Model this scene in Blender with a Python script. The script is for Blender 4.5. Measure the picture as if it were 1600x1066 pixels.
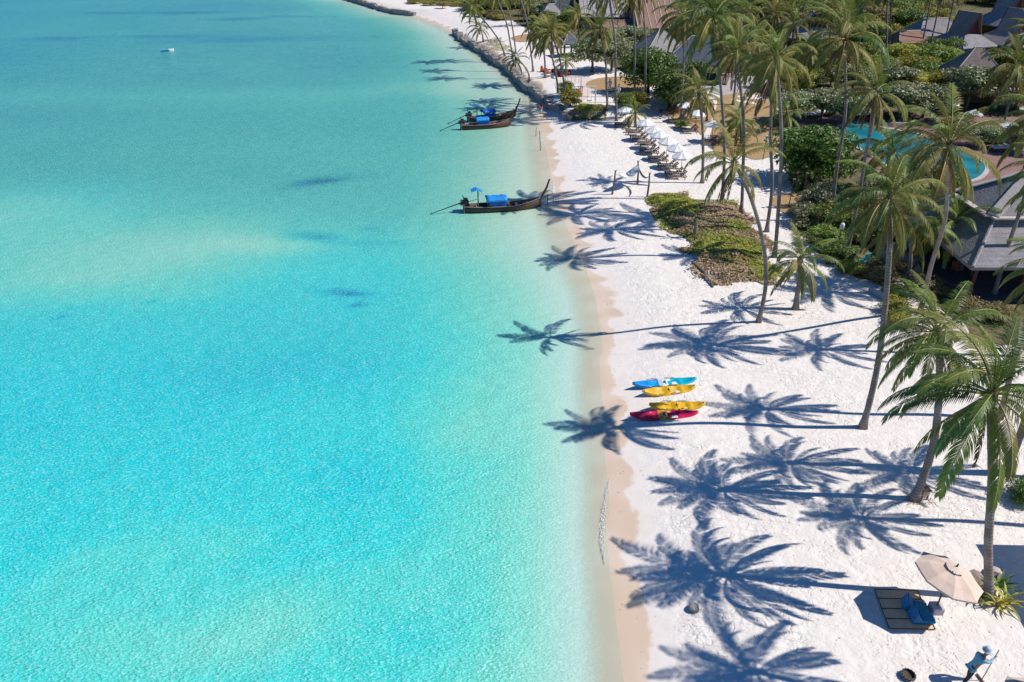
import bpy, bmesh, math, random
import numpy as np
from mathutils import Vector, Matrix
R = math.radians
rnd = random.Random(7)
for o in list(bpy.data.objects): bpy.data.objects.remove(o)
SC = bpy.context.scene
COL = SC.collection

# ------------------------------------------------------------------ camera, sky, sun, exposure
CAM_H, FPX, PITCH = 24.8, 1200.0, R(29.65)
cam = bpy.data.cameras.new('camera'); cam.sensor_width = 36.0; cam.lens = 36.0*FPX/1600.0
cam.clip_end = 6000; cam.clip_start = 0.5
camo = bpy.data.objects.new('camera', cam); COL.objects.link(camo)
camo.location = (0, 0, CAM_H); camo.rotation_euler = (R(90)-PITCH, 0, 0)
SC.camera = camo
SC.render.resolution_x = 1024; SC.render.resolution_y = 682
SUN_EL = R(49.3); SUN_DIR = Vector((1.0, -0.05, 0)).normalized()
W_ = bpy.data.worlds.new('World'); SC.world = W_; W_.use_nodes = True
wn = W_.node_tree.nodes; wl = W_.node_tree.links
sky = wn.new('ShaderNodeTexSky'); sky.sky_type = 'NISHITA'; sky.sun_disc = False
sky.sun_elevation = SUN_EL; sky.sun_rotation = math.atan2(SUN_DIR.x, SUN_DIR.y)
sky.air_density = 1.0; sky.dust_density = 0.0; sky.ozone_density = 6.0
tint = wn.new('ShaderNodeMix'); tint.data_type = 'RGBA'; tint.blend_type = 'MULTIPLY'; tint.inputs[0].default_value = 1.0
tint.inputs[7].default_value = (0.33, 0.82, 1.22, 1)      # the photograph's deep tropical blue sky light
wl.new(sky.outputs[0], tint.inputs[6]); wl.new(tint.outputs[2], wn['Background'].inputs[0]); wn['Background'].inputs[1].default_value = 0.075
sl = bpy.data.lights.new('sun', 'SUN'); sl.energy = 4.6; sl.angle = R(0.5); sl.color = (1.0, 0.955, 0.89)
so = bpy.data.objects.new('sun', sl); COL.objects.link(so)
d_ = Vector((SUN_DIR.x*math.cos(SUN_EL), SUN_DIR.y*math.cos(SUN_EL), math.sin(SUN_EL)))
so.rotation_euler = d_.to_track_quat('Z', 'Y').to_euler(); so.location = (60, 20, 80)
vs = SC.view_settings; vs.view_transform = 'Standard'; vs.look = 'None'; vs.exposure = 0.15; vs.gamma = 1.0
vs.use_curve_mapping = False

# ------------------------------------------------------------------ photo pixel -> place
CP, SP = math.cos(PITCH), math.sin(PITCH)
def ray(px, py):
    x = (px-800)/FPX; v = (py-533)/FPX
    return x, CP - v*SP, -SP - v*CP
def Gz(px, py, z=0.0):
    dx, dy, dz = ray(px, py); t = (CAM_H-z)/-dz
    return Vector((dx*t, dy*t, z))
def Wp(px, py, Y):
    dx, dy, dz = ray(px, py); t = Y/dy
    return Vector((dx*t, Y, CAM_H+dz*t))

WL = -0.30
shore_px = [(990,1400),(972,1150),(962,1066),(953,960),(941,850),(941,760),(937,680),(931,600),(935,520),(925,460),(905,410),(886,365),
 (868,320),(856,270),(846,220),(838,190),(838,166),(834,146),(812,132),(800,118),(782,103),(768,95),(750,81),(730,70),(716,57),
 (705,50),(690,42),(668,33),(650,27),(636,24),(617,22),(595,17),(570,9),(540,0),(505,-12)]
shore = [Gz(a, b, WL).xy for a, b in shore_px]
shore += [Vector((-75, 330)), Vector((-130, 400)), Vector((-260, 460)), Vector((-700, 560)), Vector((-3000, 800))]
shore = [Vector((shore[0].x+2, -400))] + shore
SHA = np.array([tuple(p) for p in shore])
def sdist(x, y):
    """signed distance to the waterline, positive on land"""
    x = np.asarray(x, float); y = np.asarray(y, float)
    best = np.full(x.shape, 1e18); sg = np.ones(x.shape)
    for i in range(len(SHA)-1):
        a = SHA[i]; b = SHA[i+1]; e = b-a; L2 = (e**2).sum()
        t = np.clip(((x-a[0])*e[0]+(y-a[1])*e[1])/L2, 0, 1)
        qx = x-(a[0]+t*e[0]); qy = y-(a[1]+t*e[1]); d2 = qx*qx+qy*qy
        c = e[0]*qy - e[1]*qx
        m = d2 < best
        best = np.where(m, d2, best); sg = np.where(m, np.where(c < 0, 1.0, -1.0), sg)
    return np.sqrt(best)*sg
def sst(a, b, x):
    t = np.clip((x-a)/(b-a), 0, 1); return t*t*(3-2*t)
CORN = Gz(882, 189, 0); WB = Gz(834, 146, 0)           # corner of the sea wall
BCH = (Gz(712, 52, 0.0), Gz(632, 24, 0.0))   # far open beach between the walls
def vnoise(x, y, s, seed=0):
    x = x/s; y = y/s
    xi = np.floor(x).astype(np.int64); yi = np.floor(y).astype(np.int64); xf = x-xi; yf = y-yi
    def h(a, b):
        n = (a*374761393 + b*668265263 + seed*982451653) & 0x7fffffff
        n = ((n ^ (n >> 13))*1274126177) & 0x7fffffff
        return (n ^ (n >> 16)) % 65536/65535.0
    u = xf*xf*(3-2*xf); w = yf*yf*(3-2*yf)
    return (h(xi, yi)*(1-u)+h(xi+1, yi)*u)*(1-w) + (h(xi, yi+1)*(1-u)+h(xi+1, yi+1)*u)*w
def rise(x, y, d):
    near = sst(CORN.x+5, CORN.x+14, x)
    r = sst(CORN.y+0.4, CORN.y+1.2+near*9, y)
    # the open beach between the two walls slopes gently
    ob = sst(BCH[0].y-6, BCH[0].y+4, y)*(1-sst(BCH[1].y-4, BCH[1].y+6, y))
    w = 0.7+ob*14.0
    e = (WB-CORN).xy.normalized(); side = (x-CORN.x)*e.y-(y-CORN.y)*e.x
    r = r*np.where((y < WB.y+1) & (x < CORN.x+8), sst(0.25, 0.9, side), 1.0)
    return r*sst(0.15*(1-ob)+0.2, w+0.2, d)
def depth_of(x, y, d):
    s = np.maximum(-d, 0)
    k = 0.21-0.095*sst(24, 62, y)
    dp = np.where(s < 5, k*s, k*5+0.11*(s-5))
    dp = np.minimum(dp, 1.7+0.006*s)
    return dp
def hgt(x, y, d=None):
    x = np.asarray(x, float); y = np.asarray(y, float)
    if d is None: d = sdist(x, y)
    land = WL + 0.42*sst(-0.6, 5.5, d)*0.95 - 0.02
    z = np.where(d > 0, land + rise(x, y, d), WL - 0.02 - depth_of(x, y, d))
    return z
def hz(x, y): return float(hgt(np.array([x]), np.array([y]))[0])
def G(px, py):
    z = 0.1
    for _ in range(5):
        p = Gz(px, py, z); z = max(hz(p.x, p.y), WL)
    return Vector((p.x, p.y, z))

# ------------------------------------------------------------------ object helpers
def empty(name, loc, rz=0.0):
    o = bpy.data.objects.new(name, None); COL.objects.link(o)
    o.location = loc; o.rotation_euler = (0, 0, rz); o.empty_display_size = 0.2; return o
def tag(o, label, cat, group=None):
    o['label'] = label; o['category'] = cat
    if group: o['group'] = group
    return o
def struct(o): o['kind'] = 'structure'; return o
def stuff(o, label=None, cat=None):
    o['kind'] = 'stuff'
    if label: o['label'] = label
    if cat: o['category'] = cat
    return o
def link(name, me, parent=None, loc=None, rot=None, scale=None):
    o = bpy.data.objects.new(name, me); COL.objects.link(o)
    if parent is not None: o.parent = parent
    if loc is not None: o.location = loc
    if rot is not None: o.rotation_euler = rot
    if scale is not None: o.scale = scale if hasattr(scale, '__len__') else (scale,)*3
    return o
def copy_tree(o, parent=None):
    c = o.copy(); COL.objects.link(c); c.parent = parent
    for ch in o.children: copy_tree(ch, c)
    return c
class MB:
    def __init__(s): s.v = []; s.f = []; s.m = []; s.cm = 0
    def add(s, vs_, fs_):
        b = len(s.v); s.v += [tuple(q) for q in vs_]
        for f in fs_: s.f.append(tuple(i+b for i in f)); s.m.append(s.cm)
        return s
    def box(s, c, size, rz=0, M=None):
        hx, hy, hz_ = size[0]/2, size[1]/2, size[2]/2
        vs_ = [Vector((x*hx, y*hy, z*hz_)) for z in (-1, 1) for y in (-1, 1) for x in (-1, 1)]
        if M is not None: vs_ = [M @ q for q in vs_]
        if rz:
            m = Matrix.Rotation(rz, 3, 'Z'); vs_ = [m @ q for q in vs_]
        vs_ = [q+Vector(c) for q in vs_]
        return s.add(vs_, [(0,2,3,1),(4,5,7,6),(0,1,5,4),(2,6,7,3),(0,4,6,2),(1,3,7,5)])
    def beam(s, a, b, w, h=None, up=(0,0,1)):
        a = Vector(a); b = Vector(b); h = h or w; t = (b-a).normalized()
        sd = t.cross(Vector(up))
        if sd.length < 1e-4: sd = t.cross(Vector((1,0,0)))
        sd.normalize(); u = sd.cross(t)
        vs_ = [p + sd*x*w/2 + u*z*h/2 for p in (a, b) for z in (-1, 1) for x in (-1, 1)]
        return s.add(vs_, [(0,1,3,2),(4,6,7,5),(0,4,5,1),(2,3,7,6),(0,2,6,4),(1,5,7,3)])
    def tube(s, pts, rad, n=8, cap=True):
        pts = [Vector(p) for p in pts]; rings = []
        if not hasattr(rad, '__len__'): rad = [rad]*len(pts)
        ref = Vector((0.31, 0.95, 0.05))
        for i, p in enumerate(pts):
            t = (pts[min(i+1, len(pts)-1)]-pts[max(i-1, 0)])
            t = t.normalized() if t.length > 1e-9 else Vector((0,0,1))
            a = t.cross(ref)
            if a.length < 1e-3: a = t.cross(Vector((1,0,0)))
            a.normalize(); b = t.cross(a)
            rings.append([p + (a*math.cos(k*2*math.pi/n)+b*math.sin(k*2*math.pi/n))*rad[i] for k in range(n)])
        vs_ = [q for r_ in rings for q in r_]; fs_ = []
        for i in range(len(rings)-1):
            for k in range(n):
                k2 = (k+1) % n; fs_.append((i*n+k, i*n+k2, (i+1)*n+k2, (i+1)*n+k))
        if cap: fs_ += [tuple(range(n-1, -1, -1)), tuple((len(rings)-1)*n+k for k in range(n))]
        return s.add(vs_, fs_)
    def lathe(s, prof, n=12, c=(0,0,0)):
        vs_ = [(c[0]+r_*math.cos(k*2*math.pi/n), c[1]+r_*math.sin(k*2*math.pi/n), c[2]+z) for r_, z in prof for k in range(n)]
        fs_ = [(i*n+k, i*n+(k+1) % n, (i+1)*n+(k+1) % n, (i+1)*n+k) for i in range(len(prof)-1) for k in range(n)]
        return s.add(vs_, fs_)
    def mesh(s, name, mats, smooth=False, bevel=0):
        me = bpy.data.meshes.new(name); me.from_pydata(s.v, [], s.f)
        mats = mats if isinstance(mats, (list, tuple)) else [mats]
        for m in mats: me.materials.append(m)
        if len(mats) > 1: me.polygons.foreach_set('material_index', s.m)
        if bevel:
            bm = bmesh.new(); bm.from_mesh(me)
            bmesh.ops.bevel(bm, geom=list(bm.edges), offset=bevel, segments=1, affect='EDGES'); bm.to_mesh(me); bm.free()
        if smooth: me.polygons.foreach_set('use_smooth', [True]*len(me.polygons))
        me.update(); return me
    def build(s, name, mats, parent=None, smooth=False, bevel=0, loc=None, rot=None, scale=None):
        return link(name, s.mesh(name, mats, smooth, bevel), parent, loc, rot, scale)

# ------------------------------------------------------------------ materials
def srgb(r, g, b):
    f = lambda c: (c/255/12.92 if c/255 <= 0.04045 else ((c/255+0.055)/1.055)**2.4)
    return (f(r), f(g), f(b))
def c4(c): return (c[0], c[1], c[2], 1.0)
def newmat(name):
    m = bpy.data.materials.new(name); m.use_nodes = True
    nt = m.node_tree; return m, nt.nodes, nt.links, nt.nodes['Principled BSDF']
def mixc(n, l, fac, a, b):
    x = n.new('ShaderNodeMix'); x.data_type = 'RGBA'
    if hasattr(fac, 'is_linked') or hasattr(fac, 'links'): l.new(fac, x.inputs[0])
    else: x.inputs[0].default_value = fac
    for sock, val in ((x.inputs[6], a), (x.inputs[7], b)):
        if hasattr(val, 'links'): l.new(val, sock)
        else: sock.default_value = c4(val)
    return x.outputs[2]
def math_(n, l, op, a, b=None, clamp=False):
    x = n.new('ShaderNodeMath'); x.operation = op; x.use_clamp = clamp
    for i, val in enumerate((a, b)):
        if val is None: continue
        if hasattr(val, 'links'): l.new(val, x.inputs[i])
        else: x.inputs[i].default_value = val
    return x.outputs[0]
def mrange(n, l, val, a, b, c=0.0, d=1.0, smooth=True):
    x = n.new('ShaderNodeMapRange'); x.interpolation_type = 'SMOOTHSTEP' if smooth else 'LINEAR'
    l.new(val, x.inputs[0]); x.inputs[1].default_value = a; x.inputs[2].default_value = b
    x.inputs[3].default_value = c; x.inputs[4].default_value = d; return x.outputs[0]
def noise(n, l, scale, detail=4, rough=0.55, co=None, vec='Object'):
    x = n.new('ShaderNodeTexNoise'); x.inputs['Scale'].default_value = scale; x.inputs['Detail'].default_value = detail
    x.inputs['Roughness'].default_value = rough
    if co is None:
        co = n.new('ShaderNodeTexCoord').outputs[vec]
    l.new(co, x.inputs['Vector']); return x.outputs['Fac']
def M(name, c1, c2=None, scale=4.0, rough=0.8, bump=0.0, bscale=None, spec=0.3, metal=0.0, stretch=None, bdist=0.02):
    m, n, l, p = newmat(name); p.inputs['Roughness'].default_value = rough
    p.inputs['Specular IOR Level'].default_value = spec; p.inputs['Metallic'].default_value = metal
    co = n.new('ShaderNodeTexCoord').outputs['Object']
    if stretch:
        mp = n.new('ShaderNodeMapping'); mp.inputs['Scale'].default_value = stretch; l.new(co, mp.inputs[0]); co = mp.outputs[0]
    if c2 is None: c2 = tuple(x*0.8 for x in c1)
    f = mrange(n, l, noise(n, l, scale, 6, 0.6, co), 0.32, 0.68)
    l.new(mixc(n, l, f, c1, c2), p.inputs['Base Color'])
    if bump:
        b = n.new('ShaderNodeBump'); b.inputs['Strength'].default_value = bump; b.inputs['Distance'].default_value = bdist
        l.new(noise(n, l, bscale or scale*6, 4, 0.6, co), b.inputs['Height']); l.new(b.outputs[0], p.inputs['Normal'])
    return m
def LEAF(name, c1, c2, c3=None, trans=0.3, rough=0.55, spec=0.35):
    m, n, l, p = newmat(name)
    g = n.new('ShaderNodeNewGeometry'); ob = n.new('ShaderNodeObjectInfo')
    col = mixc(n, l, g.outputs['Random Per Island'], c1, c2)
    if c3:
        f = mrange(n, l, noise(n, l, 0.9, 3), 0.45, 0.7); col = mixc(n, l, f, col, c3)
    hs = n.new('ShaderNodeHueSaturation'); l.new(col, hs.inputs['Color'])
    l.new(mrange(n, l, ob.outputs['Random'], 0, 1, 0.8, 1.25, False), hs.inputs['Value'])
    l.new(mrange(n, l, ob.outputs['Random'], 0, 1, 0.485, 0.515, False), hs.inputs['Hue'])
    col = hs.outputs[0]
    l.new(col, p.inputs['Base Color']); p.inputs['Roughness'].default_value = rough; p.inputs['Specular IOR Level'].default_value = spec
    t = n.new('ShaderNodeBsdfTranslucent'); l.new(col, t.inputs[0])
    mx = n.new('ShaderNodeMixShader'); mx.inputs[0].default_value = trans
    l.new(p.outputs[0], mx.inputs[1]); l.new(t.outputs[0], mx.inputs[2])
    l.new(mx.outputs[0], n['Material Output'].inputs[0]); return m

def mat_ground():
    m, n, l, p = newmat('sand and soil')
    co = n.new('ShaderNodeTexCoord').outputs['Object']
    a = n.new('ShaderNodeAttribute'); a.attribute_name = 'shore'; d = a.outputs['Fac']
    v = n.new('ShaderNodeAttribute'); v.attribute_name = 'veg'; veg = v.outputs['Fac']
    big = noise(n, l, 0.35, 1, 0.5, co); mid = noise(n, l, 1.6, 2, 0.6, co); fine = noise(n, l, 14.0, 1, 0.6, co)
    dry = mixc(n, l, mrange(n, l, mid, 0.3, 0.7), (0.755, 0.70, 0.645), (0.70, 0.64, 0.585))
    dry = mixc(n, l, mrange(n, l, fine, 0.55, 0.75, 0, 0.25), dry, (0.60, 0.52, 0.46))
    # wet strip along the water, with a scalloped edge
    dd = math_(n, l, 'ADD', d, mrange(n, l, big, 0.2, 0.8, -0.75, 0.75))
    dd = math_(n, l, 'ADD', dd, mrange(n, l, mid, 0.2, 0.8, -0.2, 0.2))
    wet = mrange(n, l, dd, 1.1, 1.45, 1.0, 0.0)
    damp = mrange(n, l, dd, 1.3, 3.0, 1.0, 0.0)
    wetc = mixc(n, l, mrange(n, l, big, 0.35, 0.65), (0.62, 0.475, 0.355), (0.67, 0.54, 0.43))
    col = mixc(n, l, math_(n, l, 'MULTIPLY', damp, 0.45), dry, (0.72, 0.625, 0.55))
    col = mixc(n, l, wet, col, wetc)
    soil = mixc(n, l, mrange(n, l, mid, 0.35, 0.65), (0.085, 0.085, 0.035), (0.19, 0.14, 0.08))
    soil = mixc(n, l, mrange(n, l, big, 0.5, 0.7), soil, (0.07, 0.10, 0.03))
    vv = math_(n, l, 'ADD', veg, mrange(n, l, mid, 0.2, 0.8, -0.35, 0.35))
    col = mixc(n, l, mrange(n, l, vv, 0.42, 0.6), col, soil)
    l.new(col, p.inputs['Base Color'])
    l.new(mrange(n, l, wet, 0, 1, 0.95, 0.45, False), p.inputs['Roughness']); p.inputs['Specular IOR Level'].default_value = 0.2
    # trampled dry sand: dimples and scuffs
    vo = n.new('ShaderNodeTexVoronoi'); vo.feature = 'F1'; vo.inputs['Scale'].default_value = 3.6
    wv = n.new('ShaderNodeVectorMath'); wv.operation = 'ADD'
    nz = n.new('ShaderNodeTexNoise'); nz.inputs['Scale'].default_value = 2.0; nz.inputs['Detail'].default_value = 0; l.new(co, nz.inputs['Vector'])
    l.new(co, wv.inputs[0]); l.new(nz.outputs['Color'], wv.inputs[1]); l.new(wv.outputs[0], vo.inputs['Vector'])
    h = math_(n, l, 'ADD', math_(n, l, 'MULTIPLY', mrange(n, l, vo.outputs['Distance'], 0.0, 0.45), 0.9), math_(n, l, 'MULTIPLY', noise(n, l, 7.0, 2, 0.65, co), 0.9))
    h = math_(n, l, 'MULTIPLY', h, mrange(n, l, mid, 0.3, 0.6, 0.35, 1.0))
    wt = n.new('ShaderNodeTexWave'); wt.wave_type = 'BANDS'; wt.bands_direction = 'Y'; wt.inputs['Scale'].default_value = 0.75; wt.inputs['Distortion'].default_value = 2.2; wt.inputs['Detail'].default_value = 1; wt.inputs['Detail Scale'].default_value = 0.35
    mpw = n.new('ShaderNodeMapping'); mpw.inputs['Rotation'].default_value = (0, 0, R(14)); l.new(co, mpw.inputs[0]); l.new(mpw.outputs[0], wt.inputs['Vector'])
    trk = math_(n, l, 'MULTIPLY', mrange(n, l, wt.outputs['Fac'], 0.7, 1.0), mrange(n, l, noise(n, l, 0.16, 0, 0.5, co), 0.48, 0.62, 0.0, 0.75))
    h = math_(n, l, 'SUBTRACT', h, trk)
    b = n.new('ShaderNodeBump'); b.inputs['Distance'].default_value = 0.10
    l.new(math_(n, l, 'MULTIPLY', mrange(n, l, d, 1.6, 3.6, 0.05, 0.55), mrange(n, l, big, 0.35, 0.65, 0.45, 1.0)), b.inputs['Strength']); l.new(h, b.inputs['Height']); l.new(b.outputs[0], p.inputs['Normal'])
    return m

def mat_water():
    m, n, l, p = newmat('sea water')
    co = n.new('ShaderNodeTexCoord').outputs['Object']
    a = n.new('ShaderNodeAttribute'); a.attribute_name = 'depth'; dep = a.outputs['Fac']
    mid = noise(n, l, 0.3, 2, 0.6, co)
    dn = math_(n, l, 'ADD', dep, math_(n, l, 'MULTIPLY', math_(n, l, 'SUBTRACT', mid, 0.5), mrange(n, l, dep, 0.2, 1.5, 0.0, 0.5)))
    dv = math_(n, l, 'DIVIDE', dn, 4.0); cols = []
    for stops in (WATER_STOPS, WATER_FAR):
        cr = n.new('ShaderNodeValToRGB'); l.new(dv, cr.inputs[0]); E = cr.color_ramp.elements
        E[0].position = stops[0][0]/4; E[0].color = c4(stops[0][1]); E[1].position = stops[1][0]/4; E[1].color = c4(stops[1][1])
        for s_, c_ in stops[2:]:
            e = E.new(s_/4); e.color = c4(c_)
        cols.append(cr.outputs[0])
    sg = n.new('ShaderNodeAttribute'); sg.attribute_name = 'seagrass'      # greener bed farther out in the bay
    WBASE = mixc(n, l, sg.outputs['Fac'], cols[0], cols[1])
    p.inputs['Roughness'].default_value = 0.22; p.inputs['IOR'].default_value = 1.33; p.inputs['Specular IOR Level'].default_value = 0.3
    # ripples: two crossing scales, elongated along the crests
    mp = n.new('ShaderNodeMapping'); mp.inputs['Scale'].default_value = (1.0, 1.9, 1.0); mp.inputs['Rotation'].default_value = (0, 0, R(-8)); l.new(co, mp.inputs[0])
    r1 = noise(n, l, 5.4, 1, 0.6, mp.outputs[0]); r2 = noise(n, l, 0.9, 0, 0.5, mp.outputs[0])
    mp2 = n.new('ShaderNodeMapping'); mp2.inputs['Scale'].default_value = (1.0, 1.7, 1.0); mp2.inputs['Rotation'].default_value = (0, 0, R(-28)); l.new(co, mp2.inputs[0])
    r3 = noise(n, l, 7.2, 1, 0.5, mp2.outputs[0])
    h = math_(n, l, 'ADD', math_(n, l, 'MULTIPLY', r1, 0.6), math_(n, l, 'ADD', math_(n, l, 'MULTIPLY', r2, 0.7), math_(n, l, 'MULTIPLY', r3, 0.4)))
    # caustic light glints painted as pale flecks into the water's base colour
    glint = mrange(n, l, math_(n, l, 'ADD', math_(n, l, 'MULTIPLY', r1, 0.5), math_(n, l, 'MULTIPLY', r3, 0.5)), 0.46, 0.68, 0.0, 0.46)
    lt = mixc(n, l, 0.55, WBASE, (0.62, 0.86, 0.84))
    l.new(mixc(n, l, glint, WBASE, lt), p.inputs['Base Color'])
    b = n.new('ShaderNodeBump'); b.inputs['Distance'].default_value = 0.22
    l.new(mrange(n, l, dep, 0.0, 1.1, 0.15, 0.72), b.inputs['Strength'])
    l.new(h, b.inputs['Height']); l.new(b.outputs[0], p.inputs['Normal'])
    tr = n.new('ShaderNodeBsdfTransparent'); tr.inputs[0].default_value = (0.93, 1.0, 0.99, 1)
    mx = n.new('ShaderNodeMixShader'); l.new(mrange(n, l, dep, 0.0, 0.30, 0.10, 1.0), mx.inputs[0])
    l.new(tr.outputs[0], mx.inputs[1]); l.new(p.outputs[0], mx.inputs[2]); l.new(mx.outputs[0], n['Material Output'].inputs[0])
    return m
WATER_STOPS = [(0.0, (0.58, 0.65, 0.55)), (0.30, (0.40, 0.59, 0.50)), (0.75, (0.20, 0.61, 0.485)), (1.15, (0.10, 0.60, 0.50)), (1.6, (0.03, 0.57, 0.545)),
               (2.1, (0.012, 0.52, 0.555)), (2.6, (0.006, 0.42, 0.53)), (3.2, (0.006, 0.26, 0.40)), (4.0, (0.005, 0.17, 0.30))]
WATER_FAR = [(0.0, (0.609, 0.64, 0.503)), (0.30, (0.441, 0.57, 0.432)), (0.75, (0.252, 0.51, 0.385)), (1.15, (0.147, 0.465, 0.361)), (1.6, (0.089, 0.41, 0.337)),
             (2.1, (0.063, 0.365, 0.314)), (2.6, (0.047, 0.31, 0.285)), (3.2, (0.016, 0.24, 0.285)), (4.0, (0.011, 0.16, 0.209))]

# ------------------------------------------------------------------ ground, sea
def axis(segs):
    out = []
    for a, b, st in segs:
        k = max(1, int(round((b-a)/st))); out += [a+(b-a)*i/k for i in range(k)]
    out.append(segs[-1][1]); return np.array(out)
def grid(name, X, Y, zf, mat, attrs):
    xx, yy = np.meshgrid(X, Y); d = sdist(xx.ravel(), yy.ravel()); x = xx.ravel(); y = yy.ravel()
    z = zf(x, y, d); nx, ny = len(X), len(Y)
    i = np.arange(nx*ny).reshape(ny, nx)
    f = np.stack([i[:-1, :-1], i[:-1, 1:], i[1:, 1:], i[1:, :-1]], -1).reshape(-1, 4)
    me = bpy.data.meshes.new(name); me.vertices.add(nx*ny); me.vertices.foreach_set('co', np.stack([x, y, z], 1).ravel())
    me.loops.add(f.size); me.loops.foreach_set('vertex_index', f.ravel())
    me.polygons.add(len(f)); me.polygons.foreach_set('loop_start', np.arange(0, f.size, 4)); me.polygons.foreach_set('loop_total', np.full(len(f), 4))
    me.polygons.foreach_set('use_smooth', np.ones(len(f), bool))
    for k, fn in attrs.items():
        at = me.attributes.new(k, 'FLOAT', 'POINT'); at.data.foreach_set('value', fn(x, y, d).astype(np.float32))
    me.materials.append(mat); me.update(); me.validate()
    return link(name, me)
veg_px = [(1240,350),(1262,370),(1295,402),(1340,425),(1385,436),(1388,470),(1420,510),(1500,520),(1640,540),(1900,540),(1900,-30),(640,-34),(655,8),(720,14),
          (765,34),(800,36),(830,52),(860,66),(900,78),(960,112),(1010,128),(1085,128),(1120,118),(1190,128),(1215,165),(1212,215),(1240,290),(1245,315)]
VEG = [Gz(a, b, 0.6).xy for a, b in veg_px]
def inpoly(x, y, P):
    r_ = np.zeros(x.shape, bool); n_ = len(P)
    for i in range(n_):
        a = P[i]; b = P[(i+1) % n_]
        c = ((a[1] > y) != (b[1] > y))
        with np.errstate(divide='ignore', invalid='ignore'):
            r_ ^= c & (x < (b[0]-a[0])*(y-a[1])/(b[1]-a[1]+1e-12)+a[0])
    return r_
def vegf(x, y, d):
    v = inpoly(x, y, VEG) | ((y > 250) & (d > 12)) | ((x > 95) & (d > 30))
    return v.astype(float)
GX = axis([(-3000,-400,650),(-400,-90,40),(-90,-30,2.0),(-30,45,0.6),(45,120,2.0),(120,400,40),(400,3000,650)])
GY = axis([(-600,0,60),(0,14,2.0),(14,170,0.75),(170,265,1.4),(265,420,15),(420,3000,400)])
ground = struct(grid('ground', GX, GY, lambda x, y, d: hgt(x, y, d), mat_ground(), {'shore': lambda x, y, d: d, 'veg': vegf}))
# depth of the sea in view: sand bars, a gully and seagrass
bars = [(290,374,17,6.5,-0.8,0.0),(-20,330,13,7,-0.8,0.0),(410,384,6,2.2,-0.4,0.1),(200,420,14,6,-0.3,0),(60,450,14,5,-0.55,0),(200,150,60,8,-0.5,0),(820,115,20,12,-0.8,0),(620,140,16,7,-0.5,0.2),
        (150,1000,9,3,-0.55,0),(470,960,4,2.2,-0.5,0.3),(250,860,6,2,-0.35,0.2),(640,1000,3,1.5,0.3,0.1),(690,680,4,3,-0.3,0),
        (505,284,3.6,1.6,1.7,0.5),(526,283,1.8,0.7,1.1,0.3),(497,371,2.6,0.8,1.7,-0.2),(540,459,1.9,0.5,1.7,-0.25),(558,477,0.6,0.4,1.4,0),(590,378,2.6,0.6,0.7,0.1),(560,565,5,2.5,0.3,0),(590,740,3.5,3,0.35,0),(380,590,6,3,0.25,0),
        (580,358,0.8,0.5,1.0,0),(300,20,9,3,1.2,0.1),(90,60,7,2.4,0.9,0),(370,30,7,3,1.3,0),(240,57,10,2,0.9,0),(175,20,8,2.6,0.9,0),(455,26,8,2,0.9,0),(390,62,22,4,0.6,0.1),(400,10,40,14,0.45,0),
        (92,497,0.5,0.35,1.4,0),(116,482,0.35,0.25,1.2,0),(236,470,0.4,0.25,1.2,0),(215,584,0.35,0.3,0.6,0)]
bars = [(Gz(a, b, WL).x, Gz(a, b, WL).y, c, e, g_, t_) for a, b, c, e, g_, t_ in bars]
def depthf(x, y, d):
    dp = depth_of(x, y, d) + 0.75*sst(60, 130, y)*sst(4, 30, -d)
    wx = (vnoise(x, y, 6.0, 3)-0.5)*3.2; wy = (vnoise(x, y, 5.0, 9)-0.5)*2.2
    for cx, cy, a, b, g_, t_ in bars:
        k = min(1.0, a/4.0)
        u = (x+wx*k-cx)*math.cos(t_)+(y+wy*k-cy)*math.sin(t_); w = -(x+wx*k-cx)*math.sin(t_)+(y+wy*k-cy)*math.cos(t_)
        dp = dp + g_*np.exp(-((u/a)**2+(w/b)**2))*np.clip(-d/3, 0, 1)
    dp += (vnoise(x+0.35*y, y*1.1, 22, 5)-0.5)*0.28*np.clip(-d/20, 0, 1) + (vnoise(x, y, 9, 6)-0.5)*0.25*np.clip(-d/15, 0, 1)
    dp = np.where(d > -0.0, 0, np.maximum(dp, np.minimum(0.1*np.maximum(-d, 0), 0.55)))
    return dp
SX = axis([(-3000,-400,300),(-400,-170,10),(-170,-60,1.5),(-60,14,0.55),(14,40,6)])
SY = axis([(-600,0,60),(0,14,2.0),(14,120,0.6),(120,290,1.6),(290,500,10),(500,3000,300)])
sea = struct(grid('sea_water', SX, SY, lambda x, y, d: np.full(x.shape, WL), mat_water(), {'depth': depthf, 'seagrass': lambda x, y, d: sst(30, 85, y+(vnoise(x, y, 14, 4)-0.5)*16)}))

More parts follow.
